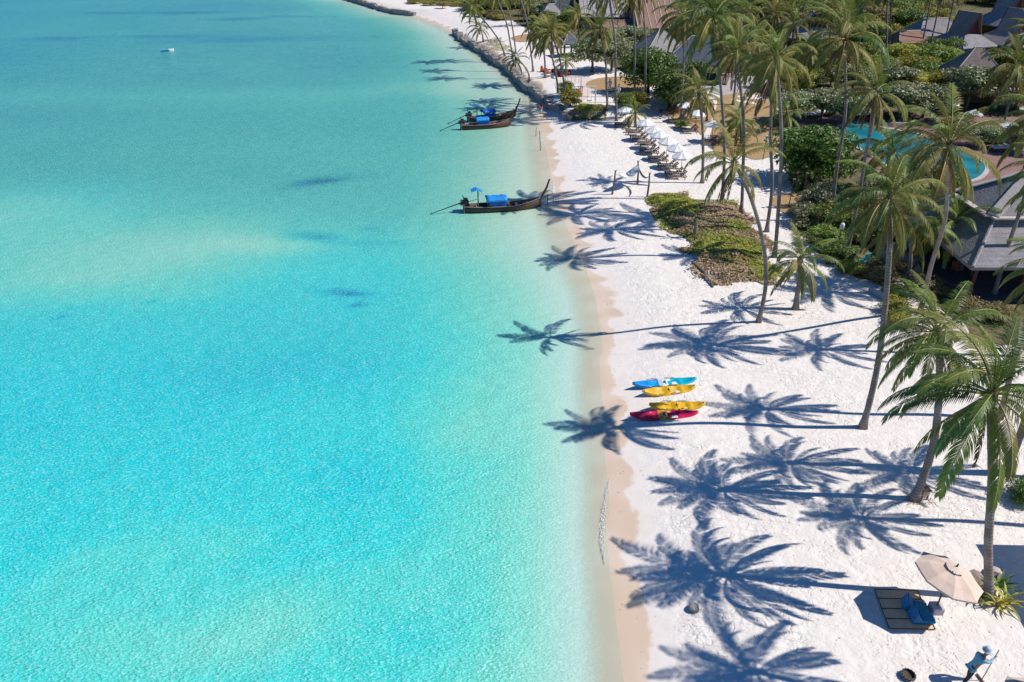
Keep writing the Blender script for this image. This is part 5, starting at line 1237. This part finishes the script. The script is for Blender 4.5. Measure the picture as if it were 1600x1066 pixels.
q = MB(); q.tube([(0.02, 0.02, 0.05), (0.06, -0.06, 1.75)], 0.016, 6); q.build('handle', M_TEAK, t)
q = MB(); q.box((0, 0.02, 0.05), (0.06, 0.5, 0.04)); hd_ = q.build('rake_head', M_TEAK, t)
for k in range(9):
    q = MB(); q.box((0, -0.2+0.055*k, 0.0), (0.015, 0.015, 0.09)); q.build('tine', M_GREYW, hd_)
person(G(846, 178), R(200), 'person in a red top at the water edge below the sea wall', M_RED, M_CLOTHW, None, 0.1, group=None, detail=False)
person(G(952, 143), R(90), 'person in white beside the near edge of the oval lawn', M_CLOTHW, M_CLOTHW, None, 0.05, detail=False)
person(G(966, 152), R(240), 'person in white standing in the tree shade below the oval lawn', M_CLOTHW, M_CLOTHW, None, 0.05, detail=False)

# ------------------------------------------------------------------ near corner: umbrella, mat, cushions, stones, plants
M_BEIGE = M('beige umbrella cloth', (0.66, 0.52, 0.43), (0.60, 0.46, 0.375), 1.6, 0.9, 0.15)
M_DPOLE = M('dark umbrella pole', (0.05, 0.045, 0.05), (0.08, 0.07, 0.07), 6, 0.5)
def big_umbrella(P, label, tilt):
    t = empty('beach_umbrella', P); tag(t, label, 'umbrella', 'beige umbrellas')
    q = MB(); q.box((0, 0, 0.16), (0.46, 0.46, 0.36)); q.build('base_block', M('pale concrete', (0.50, 0.48, 0.50), (0.42, 0.40, 0.42), 3, 0.9), t, False, 0.03)
    q = MB(); q.tube([(0, 0, 0.2), (0, 0, 1.85), (0.62*math.sin(tilt), 0, 1.85+0.6*math.cos(tilt))], 0.032, 7); q.build('pole', M_DPOLE, t)
    Mt = Matrix.Translation(Vector((0.62*math.sin(tilt), 0, 1.85+0.6*math.cos(tilt)))) @ Matrix.Rotation(tilt, 4, 'Y')
    r_, n_ = 1.3, 8; top = Vector((0, 0, 0.0)); f0 = 0.0
    def rim(a, r2, z): return Mt @ Vector((math.cos(a)*r2, math.sin(a)*r2, z))
    for k in range(n_):
        a = R(22.5)+k*math.pi/4; b2 = a+math.pi/4; m = (a+b2)/2
        q = MB(); c8 = math.cos(math.pi/8)
        q.add([rim(a, 0.30, -0.10), rim(b2, 0.30, -0.10), rim(a, 0.85, -0.27), rim(m, 0.85*c8, -0.31), rim(b2, 0.85, -0.27), rim(a, r_, -0.50), rim(m, r_*c8*0.985, -0.53), rim(b2, r_, -0.50), rim(a, r_, -0.58), rim(m, r_*c8*0.985, -0.61), rim(b2, r_, -0.58)],
              [(0, 2, 3), (0, 3, 1), (1, 3, 4), (2, 5, 6, 3), (3, 6, 7, 4), (5, 8, 9, 6), (6, 9, 10, 7)])
        q.build('canopy_panel', M_BEIGE, t)
        q = MB(); q.tube([rim(a, 0.05, -0.04), rim(a, r_*0.99, -0.53)], 0.014, 4); q.build('rib', M_DPOLE, t)
    q = MB()
    for k in range(n_):
        a = R(22.5)+k*math.pi/4; b2 = a+math.pi/4; q.add([rim(0, 0, 0.06), rim(a, 0.36, -0.03), rim(b2, 0.36, -0.03)], [(0, 1, 2)])
    q.build('vent_cap', M_BEIGE, t)
    q = MB(); q.tube([Mt @ Vector((0, 0, 0)), Mt @ Vector((0, 0, 0.2))], [0.05, 0.02], 7); q.build('finial', M_DPOLE, t)
    return t
big_umbrella(G(1461, 955), 'beige eight-panel umbrella tilted over the bamboo mat', R(14))
big_umbrella(G(1598, 1165), 'beige umbrella cut off by the lower right corner', R(4))
cs = [G(1366, 922), G(1433, 924), G(1461, 985), G(1389, 984)]; o0 = (cs[0]+cs[1]+cs[2]+cs[3])/4
t = empty('bamboo_mat', o0); tag(t, 'brown bamboo mat with dark bands spread on the sand beside the umbrella', 'mat')
M_BAMB = M('bamboo strips', (0.80, 0.58, 0.36), (0.70, 0.48, 0.28), 2.0, 0.8, 0.4, stretch=(9, 0.6, 1)); M_BAND = M('dark mat band', (0.09, 0.06, 0.045), (0.12, 0.08, 0.06), 5, 0.9)
loc = [c-o0 for c in cs]; zt = 0.045
NS = 26
for i in range(NS):
    u0 = i/NS; u1 = (i+0.985)/NS; q = MB(); h_ = zt+rnd.uniform(-.006, .006)
    a0 = loc[0].lerp(loc[1], u0); a1 = loc[0].lerp(loc[1], u1); b0 = loc[3].lerp(loc[2], u0); b1 = loc[3].lerp(loc[2], u1)
    q.add([Vector((p.x, p.y, z)) for z in (0.0, h_) for p in (a0, a1, b1, b0)], [(3, 2, 1, 0), (4, 5, 6, 7), (0, 1, 5, 4), (1, 2, 6, 5), (2, 3, 7, 6), (3, 0, 4, 7)]); q.build('bamboo_strip', M_BAMB, t)
for v_ in (0.0, 0.24, 0.5, 0.75, 1.0):
    a = loc[0].lerp(loc[3], v_); b = loc[1].lerp(loc[2], v_); q = MB(); q.beam((a.x, a.y, zt+0.012), (b.x, b.y, zt+0.012), 0.03, 0.02); q.build('band', M_BAND, t)
for w_ in (0, 1):
    a = loc[0] if w_ == 0 else loc[1]; b = loc[3] if w_ == 0 else loc[2]; q = MB(); q.beam((a.x, a.y, zt+0.010), (b.x, b.y, zt+0.010), 0.03, 0.016); q.build('edge_band', M_BAND, t)
M_CUSH = M('blue cushion cloth', (0.045, 0.17, 0.36), (0.06, 0.22, 0.43), 3, 0.85, 0.1); M_CUSH2 = M('teal cushion cloth', (0.02, 0.24, 0.38), (0.03, 0.28, 0.42), 3, 0.85)
def cushion(px, py, rz, lb):
    t = empty('triangle_cushion', G(px, py)+Vector((0, 0, 0.05)), rz); tag(t, lb, 'cushion', 'blue floor cushions')
    q = MB(); q.add([(-0.05, -0.30, 0.02), (0.45, -0.30, 0.02), (0.30, -0.30, 0.50), (-0.05, 0.30, 0.02), (0.45, 0.30, 0.02), (0.30, 0.30, 0.50)], [(0, 2, 1), (3, 4, 5), (0, 1, 4, 3), (1, 2, 5, 4), (2, 0, 3, 5)]); q.build('backrest_wedge', M_CUSH, t, False, 0.04)
    q = MB(); q.box((-0.22, 0, 0.09), (0.5, 0.56, 0.14)); q.build('seat_pad', M_CUSH2, t, False, 0.04)
cushion(1427, 950, R(160), 'blue triangle cushion on the mat, farther from the camera'); cushion(1438, 968, R(175), 'blue triangle cushion on the mat, nearer the camera')
def rock(px, py, r_, lb, mat=None, flat=0.7):
    rr = random.Random(int(px)); me = bpy.data.meshes.new('rock'); bm = bmesh.new(); bmesh.ops.create_icosphere(bm, subdivisions=2, radius=r_)
    for v in bm.verts: v.co *= rr.uniform(0.85, 1.15); v.co.z *= flat
    bm.to_mesh(me); bm.free(); me.materials.append(mat or M_STONE); o = link('beach_rock', me, None, G(px, py)+Vector((0, 0, r_*flat*0.6)), (0.1, 0.05, rr.random()*6)); tag(o, lb, 'rock'); return o
rock(1084, 953, 0.22, 'small grey stone alone on the sand below the big palm shadow', flat=0.8)
rock(1520, 908, 0.40, 'rounded brown rock behind the foot of the umbrella palm', M('brown boulder', (0.33, 0.26, 0.22), (0.22, 0.17, 0.15), 3, 0.9, 0.5))
rock(1551, 900, 0.36, 'pale rock right of the foot of the umbrella palm', M('pale boulder', (0.46, 0.40, 0.36), (0.36, 0.31, 0.28), 3, 0.9, 0.5))
t = empty('fire_basket', G(1418, 1058)); t.scale = (0.8, 0.8, 0.8); tag(t, 'round dark woven basket lying on the sand near the bottom', 'basket')
q = MB(); q.lathe([(0.20, 0.0), (0.30, 0.12), (0.31, 0.22), (0.27, 0.24), (0.25, 0.12), (0.001, 0.06)], 14); q.build('bowl', M('dark wicker', (0.06, 0.045, 0.04), (0.12, 0.095, 0.08), 14, 0.9, 0.7), t)
q = MB()
for k in range(14):
    a = k*0.449; q.tube([(math.cos(a)*0.31, math.sin(a)*0.31, 0.05), (math.cos(a+0.3)*0.32, math.sin(a+0.3)*0.32, 0.24)], 0.018, 4)
q.build('weave_ribs', M_ROPE, t)
M_BRO1 = LEAF('strap leaf green', (0.10, 0.19, 0.03), (0.20, 0.28, 0.05), None, 0.3); M_BRO2 = LEAF('strap leaf yellow', (0.42, 0.36, 0.05), (0.52, 0.44, 0.09), (0.22, 0.28, 0.04), 0.3)
def strap_plant(px, py, n, ln, mat, lb):
    t = empty('strap_leaf_plant', G(px, py)); tag(t, lb, 'plant', 'plants at the umbrella palm foot'); rr = random.Random(px)
    for k in range(n):
        a = k*2.4+rr.random()*0.4; e = R(75-50*k/n); q = MB(); pts = []; p = Vector((0, 0, 0))
        d2 = Vector((math.cos(a), math.sin(a), 0)); sd = Vector((-d2.y, d2.x, 0))
        for i in range(5):
            w = 0.05*math.sin(math.pi*(0.12+0.85*i/4)); pts += [p-sd*w, p+sd*w]; ee = e-1.3*(i/4); p = p+(d2*math.cos(ee)+Vector((0, 0, math.sin(ee))))*ln/4
        q.add(pts, [(2*i, 2*i+1, 2*i+3, 2*i+2) for i in range(4)]); q.build('leaf', mat, t, True)
strap_plant(1527, 934, 16, 0.85, M_BRO1, 'green strap-leaved plant left of the umbrella palm foot'); strap_plant(1560, 920, 18, 0.95, M_BRO1, 'green strap-leaved plant right of the umbrella palm foot')
strap_plant(1570, 944, 16, 1.0, M_BRO2, 'yellow-edged strap-leaved plant, nearest at the umbrella palm foot'); strap_plant(1557, 948, 12, 0.8, M_BRO2, 'small yellow plant touching the umbrella palm trunk')
t = empty('signal_box', G(1441, 779), R(10)); tag(t, 'small yellowish wooden box on dark legs at the foot of the bending palm', 'box')
q = MB(); q.box((0, 0, 0.42), (0.38, 0.32, 0.30)); q.build('box_body', M('yellowed wood', (0.50, 0.40, 0.24), (0.40, 0.32, 0.19), 4, 0.8), t, False, 0.02)
q = MB(); q.box((0, 0, 0.59), (0.44, 0.38, 0.04)); q.build('lid', M_TEAK, t)
for sx in (-1, 1):
    for sy in (-1, 1):
        q = MB(); q.box((sx*0.15, sy*0.12, 0.13), (0.05, 0.05, 0.34)); q.build('leg', M_TEAK, t)
def lamp(px, py, h, lb):
    t = empty('garden_lamp', G(px, py)); tag(t, lb, 'lamp', 'garden lamps')
    q = MB(); q.tube([(0, 0, -0.1), (0, 0, h)], 0.04, 6); q.build('lamp_post', M_DPOLE, t)
    q = MB(); q.lathe([(0.10, 0), (0.17, 0.05), (0.17, 0.42), (0.10, 0.50), (0.001, 0.52)], 10, (0, 0, h)); q.build('lamp_shade', M_WHITE, t, True)
lamp(1307, 394, 2.0, 'white cylindrical lamp on a dark post in the shrubs'); lamp(1192, 250, 2.2, 'white lamp on a post beside the brown palm skirt')
def torch(px, py, h, lb):
    t = empty('bamboo_torch', G(px, py)); tag(t, lb, 'torch', 'bamboo torches on the small lawn')
    q = MB(); q.tube([(0, 0, -0.1), (0.03, 0, h)], [0.045, 0.035], 6); q.build('torch_pole', M_TEAK, t)
    q = MB(); q.lathe([(0.04, 0), (0.16, 0.14), (0.14, 0.22), (0.03, 0.26)], 8, (0.03, 0, h)); q.build('torch_bowl', M_GREYW, t)
torch(1232, 325, 2.6, 'bamboo torch on the small tan lawn, left one'); torch(1250, 326, 3.2, 'taller bamboo torch on the small tan lawn, right one')
# tall thin poles standing in the shallows
def pole(px, py, tx, ty, lb):
    B = Gz(px, py, WL); T = Wp(tx, ty, B.y); q = MB(); q.tube([(0, 0, -0.6), tuple(T-B)], [0.05, 0.035], 6); o = q.build('mooring_pole', M_GREYW, None, False, 0, B); tag(o, lb, 'pole', 'mooring poles at the waterline')
pole(837, 212, 838, 199, 'shorter dark mooring pole at the waterline near the far boats'); pole(845, 235, 843, 205, 'taller dark mooring pole at the waterline near the far boats')
pole(855, 320, 856, 303, 'short post beside the nearest longtail bow')
# restaurant chairs and bar stools seen under the roof
def chair(P, rz, mat, lb):
    t = empty('beach_chair', P, rz); tag(t, lb, 'chair', 'restaurant chairs')
    q = MB(); q.box((0, 0, 0.42), (0.55, 0.55, 0.07)); q.build('seat', mat, t, False, 0.015)
    q = MB(); q.box((-0.30, 0, 0.78), (0.07, 0.55, 0.7), M=Matrix.Rotation(R(-14), 3, 'Y')); q.build('backrest', mat, t, False, 0.015)
    for sx in (-1, 1):
        for sy in (-1, 1):
            q = MB(); q.box((sx*0.23, sy*0.23, 0.2), (0.05, 0.05, 0.4)); q.build('leg', M_TEAK, t)
M_TEALC = M('teal chair paint', (0.0, 0.30, 0.36), (0.005, 0.36, 0.42), 4, 0.6)
chair(G(1410, 394), R(200), M_TEALC, 'teal chair on the sandy path behind the young palm'); chair(G(1398, 398), R(20), M_CLOTHW, 'white chair with cushions left of the teal chair on the path')
chair(G(1500, 420), R(-60), M_TEALC, 'tall teal chair at the restaurant front, under the roof edge'); chair(G(1347, 414), R(120), M_TEALC, 'teal chair in the flowering shrubs by the sand')
chair(G(1478, 412), R(-40), M_GREYW, 'grey chair at the restaurant front left of the teal one'); chair(G(1492, 428), R(30), M_ORANGE, 'orange chair in front of the restaurant posts')
q = MB(); q.box((0, 0, 0.25), (0.5, 1.5, 0.5)); o = q.build('stone_planter', M('grey concrete', (0.36, 0.38, 0.42), (0.30, 0.31, 0.34), 2, 0.9), None, False, 0.04, G(1372, 462), (0, 0, R(25))); tag(o, 'grey concrete planter block beside the slender palm trunk', 'planter')
# big square awning right of the picture: it throws the straight-edged shadow beside the umbrella palm
S1 = Gz(1525, 850, 0.1); H_ = 3.2; C1 = S1+d_*(H_/d_.z)
S2 = Gz(1612, 1000, 0.1); C2 = S2+d_*(H_/d_.z); ex = Vector((6.5, -0.2, 0))
t = empty('square_awning', ((C1+C2)/2+ex/2).xy.to_3d()); tag(t, 'large square awning just outside the right edge, seen by its straight shadow', 'awning'); o0 = t.location.copy()
q = MB(); cn = [C1-o0, C1+ex-o0, C2+ex-o0, C2-o0]; pk = sum(cn, Vector())/4+Vector((0, 0, 0.5)); q.add(cn+[pk], [(0, 4, 1), (1, 4, 2), (2, 4, 3), (3, 4, 0)]); aw = q.build('awning_cloth', M_CLOTHW, t); m_ = aw.modifiers.new('thick', 'SOLIDIFY'); m_.thickness = 0.04
for c in cn:
    q = MB(); q.tube([(c.x*0.97, c.y*0.97, -0.1), (c.x*0.97, c.y*0.97, c.z)], 0.05, 6); q.build('post', M_WHITE, t)

# ------------------------------------------------------------------ scrub patch, terrace hedge, grass, foam, litter
def leaf_mass(name, poly_px, n, hmax, leaf, mats, seed, label, cat, zz=0.1, edge=1.2):
    r_ = np.random.default_rng(seed); P = [Gz(a, b, zz).xy for a, b in poly_px]; PA = np.array([tuple(p) for p in P])
    xs = r_.uniform(PA[:, 0].min(), PA[:, 0].max(), n*4); ys = r_.uniform(PA[:, 1].min(), PA[:, 1].max(), n*4)
    jx = (vnoise(xs, ys, 1.3, 1)-0.5)*2.4+r_.normal(size=xs.shape)*0.22; jy = (vnoise(xs, ys, 1.3, 2)-0.5)*2.4+r_.normal(size=xs.shape)*0.22
    k = inpoly(xs+jx, ys+jy, P); xs = xs[k][:n]; ys = ys[k][:n]
    de = np.full(xs.shape, 1e9)
    for i in range(len(PA)):
        a = PA[i]; b = PA[(i+1) % len(PA)]; e = b-a; t_ = np.clip(((xs-a[0])*e[0]+(ys-a[1])*e[1])/(e**2).sum(), 0, 1)
        de = np.minimum(de, np.hypot(xs-a[0]-t_*e[0], ys-a[1]-t_*e[1]))
    hn = vnoise(xs, ys, 2.2, seed)*0.6+vnoise(xs, ys, 0.9, seed+1)*0.4
    top = hmax*(0.22+0.95*hn**1.3)*np.clip(de/edge, 0.12, 1); z0 = hgt(xs, ys)
    z = z0+top*(1-0.75*r_.random(xs.shape)**2.2)
    tone = vnoise(xs, ys, 3.2, seed+7)*0.65+vnoise(xs, ys, 1.2, seed+8)*0.35+r_.normal(size=xs.shape)*0.07
    V = np.zeros((len(xs), 4, 3)); nn = r_.normal(size=(len(xs), 3)); nn[:, 2] = abs(nn[:, 2])+1.5; nn /= np.linalg.norm(nn, axis=1)[:, None]
    t_ = np.cross(nn, r_.normal(size=(len(xs), 3))); t_ /= np.linalg.norm(t_, axis=1)[:, None]; b_ = np.cross(nn, t_); s_ = leaf*r_.uniform(0.6, 1.3, len(xs))[:, None]
    c = np.stack([xs, ys, z], 1); o0 = c.mean(0); o0[2] = 0; c = c-o0
    V[:, 0] = c-t_*s_; V[:, 1] = c-b_*s_*0.45; V[:, 2] = c+t_*s_; V[:, 3] = c+b_*s_*0.45
    me = bpy.data.meshes.new(name); me.from_pydata(V.reshape(-1, 3).tolist(), [], np.arange(len(xs)*4).reshape(-1, 4).tolist())
    for m in mats: me.materials.append(m)
    q3 = np.digitize(tone, [0.47, 0.57, 0.68] if len(mats) == 4 else [0.5])
    me.polygons.foreach_set('material_index', q3.astype(np.int32)); me.update()
    return stuff(link(name, me, None, tuple(o0)), label, cat)
F_BRN = LEAF('withered leaf', (0.42, 0.30, 0.17), (0.56, 0.43, 0.26), None, 0.2)
F_OLV2 = LEAF('scrub leaf olive', (0.26, 0.23, 0.08), (0.38, 0.32, 0.13), None, 0.25)
F_YG3 = LEAF('scrub leaf green', (0.24, 0.29, 0.05), (0.36, 0.38, 0.08), None, 0.3)
F_YG2 = LEAF('scrub leaf bright', (0.34, 0.38, 0.05), (0.48, 0.50, 0.09), None, 0.35)
scrub_px = [(1010,312),(1026,302),(1052,302),(1080,312),(1112,316),(1150,322),(1168,344),(1196,366),(1204,394),(1220,420),(1216,434),(1180,442),(1130,446),(1104,430),(1084,412),(1066,398),(1076,382),(1054,366),(1030,346),(1016,330)]
leaf_mass('beach_scrub', scrub_px, 30000, 0.8, 0.13, [F_BRN, F_OLV2, F_YG3, F_YG2], 3, 'low green and withered brown scrub patch in the middle of the beach', 'scrub')
leaf_mass('terrace_hedge', [(890,176),(902,166),(930,166),(952,171),(944,175),(916,179),(894,181)], 8000, 0.7, 0.10, [F_OLIVE, F_YG2], 4, 'green creeping hedge on the terrace front above the stakes', 'hedge', 1.0, 0.6)
leaf_mass('dune_grass', [(756,64),(776,60),(800,78),(792,82),(770,76)], 2500, 0.5, 0.10, [F_OLIVE, F_YG2], 5, 'thin yellowish grass behind the far end of the sea wall', 'grass', 1.0, 0.5)
leaf_mass('palm_litter', ell(1440, 786, 26, 8), 160, 0.04, 0.05, [F_BRN, F_OLIVE], 6, 'scattered dry leaf bits round the foot of the bending palm', 'litter', 0.1, 0.3)
# driftwood log at the scrub edge
A = G(1082, 412); B = G(1114, 450); q = MB(); q.tube([(0, 0, 0.1), tuple((B-A)*0.5+Vector((0.15, 0.1, 0.22))), tuple(B-A+Vector((0, 0, 0.08)))], [0.14, 0.12, 0.06], 7); q.tube([tuple((B-A)*0.4+Vector((0, 0, 0.2))), tuple((B-A)*0.55+Vector((0.6, 0.3, 0.5)))], [0.06, 0.02], 5)
o = q.build('driftwood_log', M_GREYW, None, False, 0, A); tag(o, 'grey driftwood log along the lower left edge of the scrub patch', 'log')
# broken foam flecks where the small wave runs up
M_FOAM = M('sea foam', (0.82, 0.84, 0.86), (0.74, 0.78, 0.80), 9, 0.9)
def foam(pxs, w, n_, seed, size=0.045):
    r_ = random.Random(seed); q = MB(); pts = [Gz(a, b, WL+0.02) for a, b in pxs]
    for i in range(n_):
        f = r_.random()*(len(pts)-1); k = min(int(f), len(pts)-2); p = pts[k].lerp(pts[k+1], f-k); env = math.sin(math.pi*f/(len(pts)-1))
        x = p.x+r_.gauss(0, w*env*0.5); y = p.y+r_.uniform(-.06, .06); s_ = size*r_.uniform(0.5, 1.4)*(0.4+0.6*env); z = WL+0.02+0.03*r_.random()
        m_ = 5; ph_ = r_.random()*6
        q.add([(x, y, z+0.012)]+[(x+math.cos(ph_+j*6.283/m_)*s_*r_.uniform(.6, 1.1), y+math.sin(ph_+j*6.283/m_)*s_*1.9*r_.uniform(.6, 1.1), z-0.01) for j in range(m_)], [(0, 1+j, 1+(j+1) % m_) for j in range(m_)])
    stuff(q.build('wave_foam', M_FOAM), 'thin broken line of white foam at the water edge', 'foam')
foam([(952,748),(947,772),(943,805),(941,835),(942,858),(945,880)], 0.16, 380, 1, 0.02)
foam([(864,284),(865,300),(867,320)], 0.15, 140, 2, 0.05); foam([(847,205),(846,218),(848,232)], 0.15, 110, 3, 0.05)
# dry bits of leaf and seaweed lying about on the sand
def sand_litter(name, poly, n, seed, label, size):
    return leaf_mass(name, poly, n, 0.03, size, [F_BRN, F_OLIVE], seed, label, 'litter', 0.1, 0.2)
sand_litter('sand_litter', [(1000,470),(1180,450),(1380,470),(1440,600),(1560,700),(1600,1066),(1020,1066),(1000,800)], 420, 21, 'dry leaf bits scattered over the near sand', 0.045)
sand_litter('wrack_line', [(985,1066),(994,1066),(992,760),(990,640),(992,520),(968,450),(962,450),(980,520),(984,640),(984,760)], 260, 22, 'thin line of dried seaweed along the wet edge of the sand', 0.05)
sand_litter('palm_foot_litter', [(1100,440),(1240,440),(1380,440),(1390,500),(1240,520),(1120,510)], 220, 23, 'dry leaf bits on the sand under the palms below the scrub patch', 0.06)
